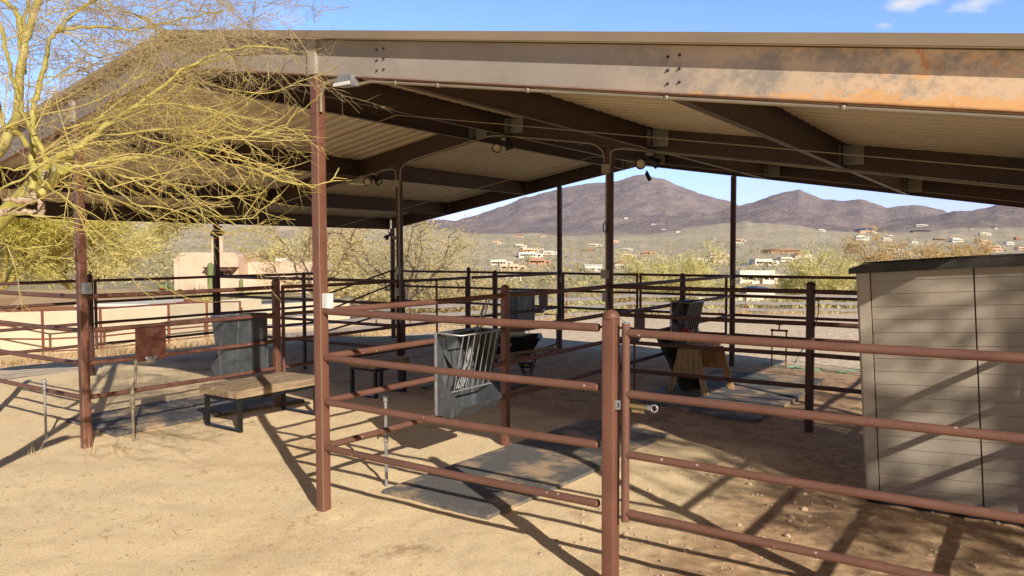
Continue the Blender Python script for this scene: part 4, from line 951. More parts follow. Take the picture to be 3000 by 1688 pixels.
for i,p in enumerate(WP):
    d=(WP[min(i+1,len(WP)-1)]-WP[max(i-1,0)]).normalized();n=Vector((-d.y,d.x,0))*.10; z=H(p.x,p.y); k=.25 if i in(0,len(WP)-1) else 0
    for s,h_ in ((-1,-.3),(-1,1.10-.0),(-.6,1.15),(.6,1.15),(1,1.10),(1,-.3)): q=p+n*s; vs.append((q.x,q.y,-.62+h_ if h_>0 else z+h_))
mb.add(vs,[(i*6+k,i*6+k+1,i*6+6+k+1,i*6+6+k) for i in range(len(WP)-1) for k in range(5)]+[(0,1,2,3,4,5),tuple(len(vs)-6+k for k in (5,4,3,2,1,0))],False)
tag(mb.build('stucco_wall',M['wall_beige'],None,tuple(WP[0])),'long low beige stucco wall behind the rusty pipe fence','wall')
W2=runpts([(-19.0,13.2),(-18.7,15.0),(-18.3,17.6)],.6); mb=MB(); vs=[]
for i,p in enumerate(W2):
    d=(W2[min(i+1,len(W2)-1)]-W2[max(i-1,0)]).normalized();n=Vector((-d.y,d.x,0))*.10; z=H(p.x,p.y)
    for s,h_ in ((-1,-.3),(-1,.9),(-.6,.94),(.6,.94),(1,.9),(1,-.3)): q=p+n*s; vs.append((q.x,q.y,z+h_))
mb.add(vs,[(i*6+k,i*6+k+1,i*6+6+k+1,i*6+6+k) for i in range(len(W2)-1) for k in range(5)]+[(0,1,2,3,4,5),tuple(len(vs)-6+k for k in (5,4,3,2,1,0))],False)
tag(mb.build('stucco_wall',M['wall_beige'],None,tuple(W2[0])),'short separate piece of beige wall beside the driveway','wall')
BF=runpts([(-15.6,10.6),(-14.54,15.37),(-14.23,16.8),(-11.54,23.51),(-6.25,30.55),(-1.33,36.6),(4,42)],3.4)
t=thing('board_fence','grey three-board fence on rusty posts along the far edge of the sand lot','fence',tuple(BF[0]))
for hgt in (.80,.47,.16):
    mb=MB(); vs=[];Q=[]
    for i in range(len(BF)-1):
        for k in range(5):
            s=k/5; q=BF[i].lerp(BF[i+1],s); Q.append((q,-.05*math.sin(math.pi*s)))
    Q.append((BF[-1],0))
    for i,(p,sg) in enumerate(Q):
        a=Q[max(i-1,0)][0];b=Q[min(i+1,len(Q)-1)][0]; d=(b-a).normalized(); n=Vector((d.y,-d.x,0))*.03
        z=H(p.x,p.y)+hgt+sg; vs+=[(p.x+n.x,p.y+n.y,z),(p.x+n.x,p.y+n.y,z+.13),(p.x+n.x*.3,p.y+n.y*.3,z+.13),(p.x+n.x*.3,p.y+n.y*.3,z)]
    mb.add(vs,[(i*4+k,i*4+(k+1)%4,i*4+4+(k+1)%4,i*4+4+k) for i in range(len(Q)-1) for k in range(4)])
    mb.build('board',M['plank'],t)
for p in BF:
    mb=MB(); mb.tube([(p.x,p.y,H(p.x,p.y)-.1),(p.x,p.y,H(p.x,p.y)+1.12)],.035,6); mb.build('post',M['rust_pipe'],t)
# ------------------------------------------------------------------ fast leaf meshes
def tri_mesh(name,P,mat,parent=None,loc=(0,0,0)):
    """P: (n,3,3) triangle corners in world coordinates"""
    o=np.array(parent['_o'] if parent is not None else loc)
    co=(P.reshape(-1,3)-o).astype(np.float32); n=len(P)
    me=bpy.data.meshes.new(name); me.vertices.add(3*n); me.vertices.foreach_set('co',co.ravel())
    me.loops.add(3*n); me.loops.foreach_set('vertex_index',np.arange(3*n,dtype=np.int32))
    me.polygons.add(n); me.polygons.foreach_set('loop_start',np.arange(0,3*n,3,dtype=np.int32)); me.polygons.foreach_set('loop_total',np.full(n,3,np.int32))
    me.update(calc_edges=True); me.materials.append(mat)
    ob=bpy.data.objects.new(name,me); COL.objects.link(ob); ob['_o']=list(map(float,o))
    if parent is not None: ob.parent=parent
    else: ob.location=loc
    return ob
RNG=np.random.default_rng(5)
def slivers(C,L,Wd,up=.4,dirs=None):
    n=len(C); d=RNG.normal(size=(n,3)); d[:,2]+=up
    if dirs is not None: d=d*.7+dirs*1.4
    d/=np.linalg.norm(d,axis=1)[:,None]; s=np.cross(d,RNG.normal(size=(n,3))); s/=np.linalg.norm(s,axis=1)[:,None]
    l=L*RNG.uniform(.5,1.4,(n,1)); w=Wd*RNG.uniform(.6,1.4,(n,1))
    return np.stack([C-s*w/2,C+s*w/2,C+d*l],1)
def tree(name,label,cat,base,h,w,leaf,nleaf,L,Wl,bark='bark',limbs=7,seed=1,trunk=.12,group=None,fill=.5,low=.25):
    rnd=random.Random(seed); bx_,by_=base[:2]; bz_=H(bx_,by_) if len(base)<3 else base[2]
    t=thing(name,label,cat,(bx_,by_,bz_),group)
    B=Vector((bx_,by_,bz_)); mb=MB(); nodes=[]
    fork=B+Vector((rnd.uniform(-.1,.1)*w,rnd.uniform(-.1,.1)*w,h*low))
    mb.tube([B+Vector((0,0,-.3)),B+(fork-B)*.5+Vector((.05*w,0,0)),fork],[trunk*1.2,trunk,trunk*.85],8,False)
    for k in range(limbs):
        a=2*math.pi*(k+rnd.uniform(-.3,.3))/limbs; rad=w*.5*rnd.uniform(.55,1.0); top=h*rnd.uniform(.55,1.0) if k%3 else h*rnd.uniform(.8,1)
        if k%4==0: rad*=.4
        tip=B+Vector((math.cos(a)*rad,math.sin(a)*rad,top)); pts=[fork]; n=7
        for i in range(1,n+1):
            s=i/n; q=fork.lerp(tip,s); q+=Vector((math.cos(a),math.sin(a),0))*math.sin(s*math.pi)*w*.06+Vector((rnd.gauss(0,1),rnd.gauss(0,1),rnd.gauss(0,1)))*w*.018; pts.append(q)
        mb.tube(pts,[trunk*.6*(1-i/(n+1))+.012 for i in range(n+1)],6,False)
        for i in range(2,n+1):
            for j in range(3):
                a2=a+rnd.uniform(-1.4,1.4); ln=w*rnd.uniform(.10,.24)*(1.15-i/n*.5)
                e=pts[i]+Vector((math.cos(a2)*ln,math.sin(a2)*ln,ln*rnd.uniform(-.3,.9))); m_=pts[i].lerp(e,.5)+Vector((0,0,ln*.12))
                mb.tube([pts[i],m_,e],[trunk*.18,trunk*.12,.006],4,False); nodes+= [m_,e,e,m_.lerp(e,.5)]
    mb.build('trunk',M[bark],t)
    N=np.array([tuple(v) for v in nodes]); idx=RNG.integers(0,len(N),nleaf); wt=RNG.uniform(.3,1.2,len(N))[idx][:,None]
    C=N[idx]+RNG.normal(size=(nleaf,3))*wt*w*.055*np.array([1,1,.8])
    out=(C-np.array(tuple(B+Vector((0,0,h*.45))))); out/=np.linalg.norm(out,axis=1)[:,None]+1e-6
    tri_mesh('crown',slivers(C,L,Wl,.3,out*.7),M[leaf],t)
    return t
tree('palo_verde_tree','broad yellow-green palo verde tree at far left behind the wall','tree',(-31.0,10.2),6.6,8.4,'pv_leaf',34000,.34,.042,'pv_bark',9,3,.16,low=.18)
tree('palo_verde_tree','green palo verde tree with lower crown, right of the leftmost tree','tree',(-31.6,14.3),5.9,8.0,'pv_leaf2',30000,.34,.042,'pv_bark',9,4,.16,low=.16)
tree('mesquite_tree','tan mesquite tree with thin twigs behind the barn corner light','tree',(-28.1,31.5),6.4,9.5,'mesq_leaf',9500,.20,.05,'bark',10,8,.13,low=.12)
tree('mesquite_tree','smaller tan mesquite tree seen between the two near tall posts','tree',(-28.3,24.8),5.0,6.0,'mesq_leaf',5200,.20,.05,'bark',8,9,.11,low=.12)
tree('mesquite_tree','low pale mesquite right of the twiggy mesquite','tree',(-31.5,41.5),4.4,9.0,'mesq_leaf',6500,.25,.06,'bark',8,10,.12,low=.12)
tree('palo_verde_tree','bright yellow-green palo verde right of the electrical post','tree',(-30.6,80.8),8.2,11.0,'pv_leaf2',9500,.55,.08,'pv_bark',9,12,.2,low=.3)
tree('palo_verde_tree','yellow-green palo verde left of the shed roof','tree',(-18.6,101.8),8.6,11,'pv_leaf2',9500,.6,.09,'pv_bark',9,13,.2,low=.3)
tree('golden_tree','golden-leaved tree rising behind the shed roof','tree',(-12.3,129.9),11.0,15,'gold_leaf',9000,.7,.12,'bark',9,14,.2,low=.3)
tree('golden_tree','orange-tan bare tree right of the golden tree','tree',(-5.3,146.2),11.5,9,'gold_leaf',6500,.7,.10,'bark',9,15,.2,low=.3)
GB='green bushes dotted over the valley floor'
k=0
for (x,y,hh,ww,lf) in [(-54.9,46,4.6,8,'pv_leaf2'),(-65.5,93.3,4.5,7,'scrub_leaf'),(-47.4,142.2,6,9,'pv_leaf2'),(-39.3,50.6,3.6,5,'mesq_leaf'),(-24,118,5.5,8,'pv_leaf2'),(-38,100,4.8,7,'scrub_leaf'),(-50,110,5,8,'mesq_leaf'),(-8.5,118,6.5,9,'pv_leaf2'),(-15,150,7,9,'pv_leaf'),(-28,165,6,9,'scrub_leaf'),(-60,150,6,8,'pv_leaf2')]:
    k+=1
    tree('valley_tree',['bushy green tree left of the middle left post, by the tan house','grey-green tree low in the valley behind the mesquites','pale green tree beyond the board fence near the far tall post','small tan tree above the board fence','yellow-green tree in the valley below the palo verdes','dull green tree right of the left far post','tan tree in the valley between the far posts','leafy yellow-green tree just left of the shed','taller valley tree behind the shed roof corner','grey-green tree near the white house group','green tree in the middle of the valley'][k-1],'tree',(x,y),hh,ww,lf,3800,.45,.10,'bark',7,20+k,.14,low=.15)
# yellow palo verde overhanging from the left, close to the camera
bt=thing('palo_verde_tree','leafless yellow-barked palo verde reaching in from the left, in front of the roof','tree',(-1.15,-2.95,0))
rnd=random.Random(11)
TW=[];TW2=[]
def twig(mb,p,d,L,r,lev,curl):
    n=max(4,int(L/.06)); pts=[p];q=p.copy();d=d.normalized(); ph=rnd.uniform(0,6); wv=Vector((rnd.gauss(0,1),rnd.gauss(0,1),rnd.gauss(0,.7)))*.075
    for i in range(n):
        s=i/n
        d=(d+Vector((rnd.gauss(0,.06),rnd.gauss(0,.06),rnd.gauss(0,.05)+curl*(s-.40)*.36))+wv*math.sin(ph+s*4.5)).normalized()
        q=q+d*(L/n); pts.append(q.copy())
    rs=[r*(1-.65*i/n) for i in range(n+1)]
    mb.tube(pts,rs,4 if r<.004 else 5,False)
    if lev>0:
        m_=int(L/(.085 if lev>1 else .075)); 
        for k in range(m_):
            i=rnd.randint(1,n-1); t_=(pts[i+1]-pts[i]).normalized(); o=Vector((rnd.gauss(0,1),rnd.gauss(0,1),rnd.gauss(0,.8))); o=(o-t_*o.dot(t_)).normalized()
            ang=rnd.uniform(.45,1.0)
            twig(mb,pts[i],t_*math.cos(ang)+o*math.sin(ang),L*rnd.uniform(.22,.5) if lev>1 else rnd.uniform(.04,.16),max(.0013,rs[i]*.55),lev-1,curl)
def smooth(pts,k=4):
    P=[Vector(p) for p in pts]; out=[]
    for i in range(len(P)-1):
        a=P[max(i-1,0)];b=P[i];c=P[i+1];d=P[min(i+2,len(P)-1)]
        for j in range(k):
            s=j/k; out.append(.5*((2*b)+(c-a)*s+(2*a-5*b+4*c-d)*s*s+(3*b-3*c+d-a)*s**3))
    out.append(P[-1]); return out
LMB={'dead':MB(),'bark':MB()}
tw=MB(); tw2=MB()
trunk=[(-1.15,-2.95,-.2),(-1.1,-2.92,.5),(-.95,-2.8,1.2),(-.75,-2.55,1.9),(-.42,-2.24,2.34)]
LMB['bark'].tube(smooth(trunk),[.11-.05*i/16 for i in range(17)],12)
LMB['bark'].tube(smooth([(-.95,-2.8,1.2),(-1.2,-2.0,2.1),(-1.55,-1.3,2.75)]+[]),[.06]*9,10,False)
for li,(kd_,pts,r0,r1) in enumerate(LIMBS):
    S=smooth(pts,4); n=len(S)
    S=[p+Vector((rnd.gauss(0,.004),rnd.gauss(0,.004),rnd.gauss(0,.005))) for p in S]
    rs=[r0+(r1-r0)*(i/(n-1))**.8 for i in range(n)]
    if kd_=='dead': rs=[x*rnd.uniform(.9,1.08) for x in rs]
    rs=[x*(.62 if r0>.05 else 1)*(.55 if kd_=='dead' else .86) for x in rs]; LMB[kd_].tube(S,rs,10 if r0>.01 else 6)
    if kd_=='dead': continue
    Ltot=sum((S[i+1]-S[i]).length for i in range(n-1))
    thick=r0>.05
    m_=int(Ltot/(.10 if r0>.012 else .075)) if not thick else int(Ltot/.16)
    for k in range(m_):
        s=rnd.uniform(.12,.99); i=min(n-2,int(s*(n-1)));t_=(S[i+1]-S[i]).normalized()
        # most twigs sweep to the right of the picture, slightly down
        o=Vector((rnd.gauss(.55,.6),rnd.gauss(.40,.6),rnd.gauss(-.12,.7))); o=(o-t_*o.dot(t_)).normalized(); ang=rnd.uniform(.35,1.0)
        d=t_*math.cos(ang)+o*math.sin(ang)
        q_=S[i]-Vector((CX,CY,0)); D_=-q_.x*SY+q_.y*CYW; X_=1500+FP*(q_.x*CYW+q_.y*SY)/max(D_,1); lf_=1 if X_<560 else (.62 if X_<760 else (.4 if X_<900 else .2))
        if rnd.random()<(.42 if X_<760 else .58): continue
        hi=S[i].z>3.2
        twig(tw2 if (hi and rnd.random()<.6) else tw,S[i],d,lf_*rnd.uniform(.25,1.05)*(1.0 if r0>.006 else .7),.0040 if r0>.006 else .0030,2 if rnd.random()<.6 else 1,rnd.choice([1,1.2,.8,.3]))
# fine twigs of the upper crown against the sky
for k in range(230):
    D_=rnd.uniform(4.6,6.6); X_=rnd.triangular(-150,1020,280); y_=rnd.triangular(-80,260,0) if X_>450 else rnd.uniform(-80,420)
    if X_>560 and y_>150: y_=rnd.uniform(-60,110)
    kx=(X_-1500)/FP*D_; z_=2.1+(737-y_)/FP*D_
    p=Vector((CX-SY*D_+CYW*kx,CY+CYW*D_+SY*kx,z_))
    d=Vector((rnd.gauss(.5,.8),rnd.gauss(.3,.8),rnd.gauss(.0,.5)))
    twig(tw2,p,d,rnd.uniform(.4,1.1)*(1 if X_<700 else .5),.0028,2,rnd.choice([1,.5,-.4]))
LMB['bark'].build('trunk',M['pv_bark'],bt); LMB['dead'].build('broken_stub',M['dead_wood'],bt)
tw.build('twigs',M['pv_twig'],bt); tw2.build('fine_twigs',M['pv_twig2'],bt)
mb=MB(); mb.lathe((-.065,-2.018,2.552),(-.62,-.72,.25),[(.032,-.01),(.033,.004),(.0,.006)],12); mb.lathe((-.09,-1.93,2.60),(.5,-.75,.5),[(.032,-.01),(.031,.004),(0,.006)],12); mb.build('sawn_end',M['cut_wood'],bt)
# tree to the right of the camera: outside the frame, its crown throws the dappled shade on shed and dirt
tree('mesquite_tree','large mesquite right of the shed, out of frame, throwing dappled shade','tree',(15.0,-1.9,0),8.2,6.5,'scrub_leaf',4200,.30,.05,'bark',12,31,.2,low=.35)
tree('mesquite_tree','second mesquite right of the shed, out of frame, throwing dappled shade','tree',(18.5,-.4,0),9.4,7.5,'scrub_leaf',4200,.30,.05,'bark',12,32,.2,low=.35)
# ------------------------------------------------------------------ ground litter, dry grass, scrub
def scatter(n,f): 
    out=[]
    while len(out)<n:
        p=f()
        if p is not None: out.append(p)
    return out
rnd=random.Random(21)
mb=MB()
ico=[(0,0,1),(.9,0,.35),(.28,.85,.35),(-.72,.52,.35),(-.72,-.52,.35),(.28,-.85,.35),(.72,.52,-.4),(-.28,.85,-.4),(-.9,0,-.4),(-.28,-.85,-.4),(.72,-.52,-.4),(0,0,-1)]
icf=[(0,1,2),(0,2,3),(0,3,4),(0,4,5),(0,5,1),(1,6,2),(2,7,3),(3,8,4),(4,9,5),(5,10,1),(6,7,2),(7,8,3),(8,9,4),(9,10,5),(10,6,1),(11,7,6),(11,8,7),(11,9,8),(11,10,9),(11,6,10)]
def stone(x,y,r):
    a=rnd.uniform(0,6.3);c,s=math.cos(a),math.sin(a);sx_,sy_,sz_=r*rnd.uniform(.7,1.4),r*rnd.uniform(.6,1),r*rnd.uniform(.45,.8)
    mb.add([(x+(p[0]*sx_*c-p[1]*sy_*s)*rnd.uniform(.85,1.15),y+(p[0]*sx_*s+p[1]*sy_*c)*rnd.uniform(.85,1.15),H(x,y)+.004+p[2]*sz_) for p in ico],icf,False)
for k in range(750):
    x,y=rnd.uniform(1.6,4.9),rnd.uniform(-1.2,4.2); stone(x,y,rnd.choice([.006,.008,.01,.012,.02]) if rnd.random()<.96 else .032)
for k in range(500):
    x,y=rnd.uniform(-5,4.5),rnd.uniform(-3,3); stone(x,y,rnd.uniform(.003,.007))
for k in range(500):
    x,y=rnd.uniform(-9,5),rnd.uniform(3,20); stone(x,y,rnd.uniform(.006,.02))
M['stone']=simple('pale_stones',(.62,.46,.33),.9,0,.35,9,0)
o=mb.build('pebbles',M['stone'],None,(2,1,0)); o['kind']='stuff'; o['label']='small pale stones strewn over the dirt around the barn'
mb=MB()
for k in range(900):
    x,y=rnd.uniform(-6,4.6),rnd.uniform(-3.2,4.5)
    if rnd.random()<.5: x,y=rnd.gauss(-2.2,1.6),rnd.gauss(-1.2,1.0)
    a=rnd.uniform(0,6.3);l=rnd.uniform(.012,.05) if rnd.random()<.96 else rnd.uniform(.08,.16); z=H(x,y)+.020
    b_=a+rnd.uniform(-.8,.8)
    mb.tube([(x,y,z),(x+math.cos(a)*l*.5,y+math.sin(a)*l*.5,z+.006),(x+math.cos(a)*l*.5+math.cos(b_)*l*.5,y+math.sin(a)*l*.5+math.sin(b_)*l*.5,z)],rnd.uniform(.0008,.0018),3,False)
M['litter']=simple('dry_litter',(.30,.17,.09),.9,0,.5,5,0)
o=mb.build('twig_litter',M['litter'],None,(0,0,0)); o['kind']='stuff'; o['label']='dry twigs and leaf stalks lying on the tan gravel'
# dry grass at the lot edge
C=[]
def along(pts,n,sp):
    P=[Vector((x,y,0)) for x,y in pts]; Ls=[(b-a).length for a,b in zip(P[:-1],P[1:])]; T_=sum(Ls)
    for k in range(n):
        s=rnd.uniform(0,T_)
        for a,b,l in zip(P[:-1],P[1:],Ls):
            if s<=l: q=a.lerp(b,s/l); break
            s-=l
        q=q+Vector((rnd.gauss(0,sp),rnd.gauss(0,sp),0)); C.append((q.x,q.y,H(q.x,q.y)))
along([(-16.2,2.5),(-15.6,5.2),(-15.2,8.4),(-16.3,11.5)],9000,.35)
along([(-15.3,11),(-14,15.6),(-11,23.7),(-5.8,30.8),(-.9,36.8),(5,43)],17000,.55)
C=np.array(C); keep=fbm(C[:,0]*1.1,C[:,1]*1.1,3,4)>.46; C=C[keep]
T_=slivers(C,.26,.016,2.2); T_[:,2,2]=np.maximum(T_[:,2,2],C[:,2]+.02)
o=tri_mesh('dry_grass',T_,M['dry']); o['kind']='stuff'; o['label']='dry straw-coloured grass along the fences at the lot edge'
# weeds by the left post
C=[]
for cx,cy in ((-3.35,-.15),(-3.28,.1),(-3.9,-.5),(-3.15,-.05)):
    for k in range(9): C.append((cx+rnd.gauss(0,.03),cy+rnd.gauss(0,.03),0))
o=tri_mesh('dry_weeds',slivers(np.array(C),.22,.006,3),M['dry']); o['kind']='stuff'; o['label']='thin dry weeds beside the left tall post'
# desert scrub over the valley and hillside
R1=[]
def bush(n,D0,D1,X0,X1,s0,s1,mat,name,label,per=26,wd=.13):
    D_=np.exp(RNG.uniform(np.log(D0),np.log(D1),n)) ; X_=RNG.uniform(X0,X1,n); kx=(X_-1500)/FP*D_
    x=CX-SY*D_+CYW*kx; y=CY+CYW*D_+SY*kx
    m_=fbm(x/30,y/30,3,8)>.40; x,y,D_=x[m_],y[m_],D_[m_]
    z=height(x,y); n=len(x); s=RNG.uniform(s0,s1,n)*RNG.uniform(.6,1.3,n)
    c=np.stack([x,y,z+s*.35],1)
    u_=RNG.normal(size=(n,per,3)); u_/=np.linalg.norm(u_,axis=2)[:,:,None]; u_[:,:,2]=np.abs(u_[:,:,2])-.25
    rr=RNG.uniform(.4,1,(n,per,1)); P_=c[:,None,:]+u_*rr*s[:,None,None]*np.array([.62,.62,.6])
    P_=P_.reshape(-1,3); S_r=np.repeat(s,per)[:,None]
    d=u_.reshape(-1,3)+RNG.normal(size=P_.shape)*.5; d/=np.linalg.norm(d,axis=1)[:,None]
    q=np.cross(d,RNG.normal(size=P_.shape)); q/=np.linalg.norm(q,axis=1)[:,None]
    T_=np.stack([P_-q*S_r*wd,P_+q*S_r*wd,P_+d*S_r*wd*2.8],1)
    o=tri_mesh(name,T_,M[mat]); o['kind']='stuff'; o['label']=label
bush(1100,70,300,850,3250,1.0,2.4,'scrub_leaf','desert_scrub','grey-green desert bushes covering the valley below the lot',90,.055)
bush(1300,60,320,850,3250,1.0,2.6,'mesq_leaf','desert_scrub','tan desert bushes between the valley houses',90,.055)
bush(620,90,420,850,3250,1.4,3.2,'pv_leaf2','desert_scrub','yellow-green palo verde bushes across the valley',110,.05)
bush(4200,300,1500,900,3250,1.8,4.4,'scrub_leaf','desert_scrub','dark bushes dotting the far valley and low hill',10)
bush(2600,300,1300,900,3250,1.6,3.6,'mesq_leaf','desert_scrub','tan bushes dotting the far valley',10)
bush(4500,110,900,-150,1300,.9,2.6,'scrub_leaf','hillside_scrub','grey-green bushes on the rocky hillside at left',12)
bush(1800,110,800,-150,1300,.9,2.0,'dry','hillside_scrub','pale dry bushes on the rocky hillside at left',10)
# saguaros
SG='saguaro cacti by the tan house'
def saguaro(x,y,h,r,label,arms=(),group=None):
    t=thing('saguaro_cactus',label,'cactus',(x,y,H(x,y)),group); z=H(x,y)
    def col_(pts,r):
        mb=MB(); n=16; P=[Vector(p) for p in pts]
        mb.tube(smooth(P,4)+[P[-1]+Vector((0,0,r*.9))],[r*.85]+[r]*(len(P)*4-4)+[r*.35],12); return mb
    col_([(x,y,z-.1),(x,y,z+h*.5),(x,y,z+h)],r).build('stem',M['cactus'],t)
    for a,zz,l in arms:
        dx,dy=math.cos(a),math.sin(a)
        col_([(x,y,z+zz),(x+dx*r*2.6,y+dy*r*2.6,z+zz+.1),(x+dx*r*3,y+dy*r*3,z+zz+l)],r*.65).build('arm',M['cactus'],t)
saguaro(-46.85,30.65,2.35,.24,'tallest saguaro just left of the middle left post',[(2.5,1.0,.8)])
saguaro(-42.1,24.2,.95,.22,'short round-topped saguaro left of the tan house')
saguaro(-46.7,33.2,1.15,.16,'slim saguaro right of the middle left post')
def shrubs(x,y,s,n,mat,name,label,up=1.2,w=.03):
    z=H(x,y); C_=np.array([x,y,z])+RNG.normal(size=(n,3))*np.array([s*.35,s*.35,.04]); C_[:,2]=np.maximum(C_[:,2],z)
    o=tri_mesh(name,slivers(C_,s,w,up),M[mat],None,(x,y,z)); return tag(o,label,'plant')
shrubs(-35.7,22.5,1.2,260,'mesq_leaf','ocotillo_clump','grey-brown wiry clump in front of the tan house',1.6,.05)
shrubs(-34.5,23.6,.9,120,'scrub_leaf','agave_clump','dark spiky clump beside the wiry clump',1.0,.08)
shrubs(-37.8,27.2,.9,300,'pv_leaf','yellow_shrub','small yellow-flowering shrub right of the middle left post',.6,.06)
shrubs(-27.3,17.4,.8,300,'pv_leaf','yellow_shrub','yellow shrub just above the beige wall end',.5,.06)
shrubs(-26.0,15.6,.7,140,'scrub_leaf','grey_bush','dark grey bush above the beige wall',.8,.05)
# prickly pear
t=thing('prickly_pear','prickly pear with one red pad left of the tan house','cactus',at(-41.0,23.8))
for k in range(16):
    a=rnd.uniform(0,6.3);r=rnd.uniform(.1,.8);zz=rnd.uniform(.15,1.0); c=Vector(at(-41.0,23.8))+Vector((math.cos(a)*r,math.sin(a)*r,zz)); n_=Vector((rnd.gauss(0,1),rnd.gauss(0,1),rnd.gauss(0,.3))).normalized()
    mb=MB(); mb.lathe(c-n_*.03,n_,[(0,0),(.14,.005),(.2,.03),(.14,.055),(0,.06)],12); mb.build('pad',M['red'] if k==3 else M['cactus'],t)
# ------------------------------------------------------------------ houses
def house(label,x,y,w,h,mat,style=0,seed=0,roof=None,rz=None,dp=None,z=None):
    rnd=random.Random(seed+int(abs(x)*7)); z=H(x,y) if z is None else z
    t=thing('house',label,'house',(0,0,0)); dp=dp or w*.6
    R_=[]
    def b(name,m,boxes,par=t):
        mb=MB()
        for q in boxes: mb.box(*q)
        return mb.build(name,M[m],par)
    main=(-w*.5,w*.18,0,dp,-3.5,h); wing=(w*.18,w*.5,dp*.12,dp*.9,-3.5,h*rnd.uniform(.68,.82)); third=(-w*.42,w*.05,-dp*.12,0,-1.5,h*.7)
    if style==0:
        b('wall',mat,[main]); b('wing',mat,[wing]); b('porch',mat,[(third[0],third[1],-dp*.18,-.01,h*.62,h*.72)])
        b('parapet',mat,[(main[0]-.08,main[1]+.08,-.08,.22,h+.005,h+.30),(main[0]-.08,main[0]+.22,.225,dp+.08,h+.005,h+.30),(main[1]-.22,main[1]+.08,.225,dp+.08,h+.005,h+.30)])
    elif style==1:
        W_=b('wall',mat,[(-w*.5,w*.5,0,dp,-3.5,h*.62)])
        mb=MB(); e=.05*w; zr=h*.62+.01
        mb.prism([(-w*.5-e,zr),(w*.5+e,zr),(w*.5+e,zr+.12),(w*.12,h),(-w*.12,h),(-w*.5-e,zr+.12)],1,-e,dp+e); mb.build('roof',M[roof or 'tile_roof'],t)
    elif style==2:
        b('wall',mat,[(-w*.5,w*.5,0,dp,-3.5,h*.78)])
        mb=MB(); zr=h*.78+.01; mb.prism([(-.3,zr),(dp*.5,h),(dp+.3,zr)],0,-w*.5-.3,w*.5+.3); mb.build('roof',M[roof or 'stucco_white'],t)
    nwin=max(2,int(w/3)); 
    yy=-.03; Hh=h if style==0 else h*.62
    for i in range(nwin):
        xx=-w*.46+(w*.62 if style==0 else w*.9)*(i+.3)/nwin; ww=min(1.6,w*.1)
        if i==nwin//2: b('door','house_trim',[(xx,xx+ww*.8,-.05,.0,-.0,min(2.1,Hh*.62))])
        else: b('window','window',[(xx,xx+ww,-.05,.0,Hh*.32,Hh*.62)])
    b('window','window',[(w*.27,w*.27+min(2.2,w*.14),(dp*.12 if style==0 else 0)-.05,(dp*.12 if style==0 else 0),Hh*.2,Hh*.5)])
    ang=math.atan2(-(CX-x),-(CY-y))  # faces the valley road, roughly south-east
    t.location=(x,y,z); t.rotation_euler=(0,0,(0.6026 if rz is None else rz)+rnd.uniform(-.25,.25)); return t
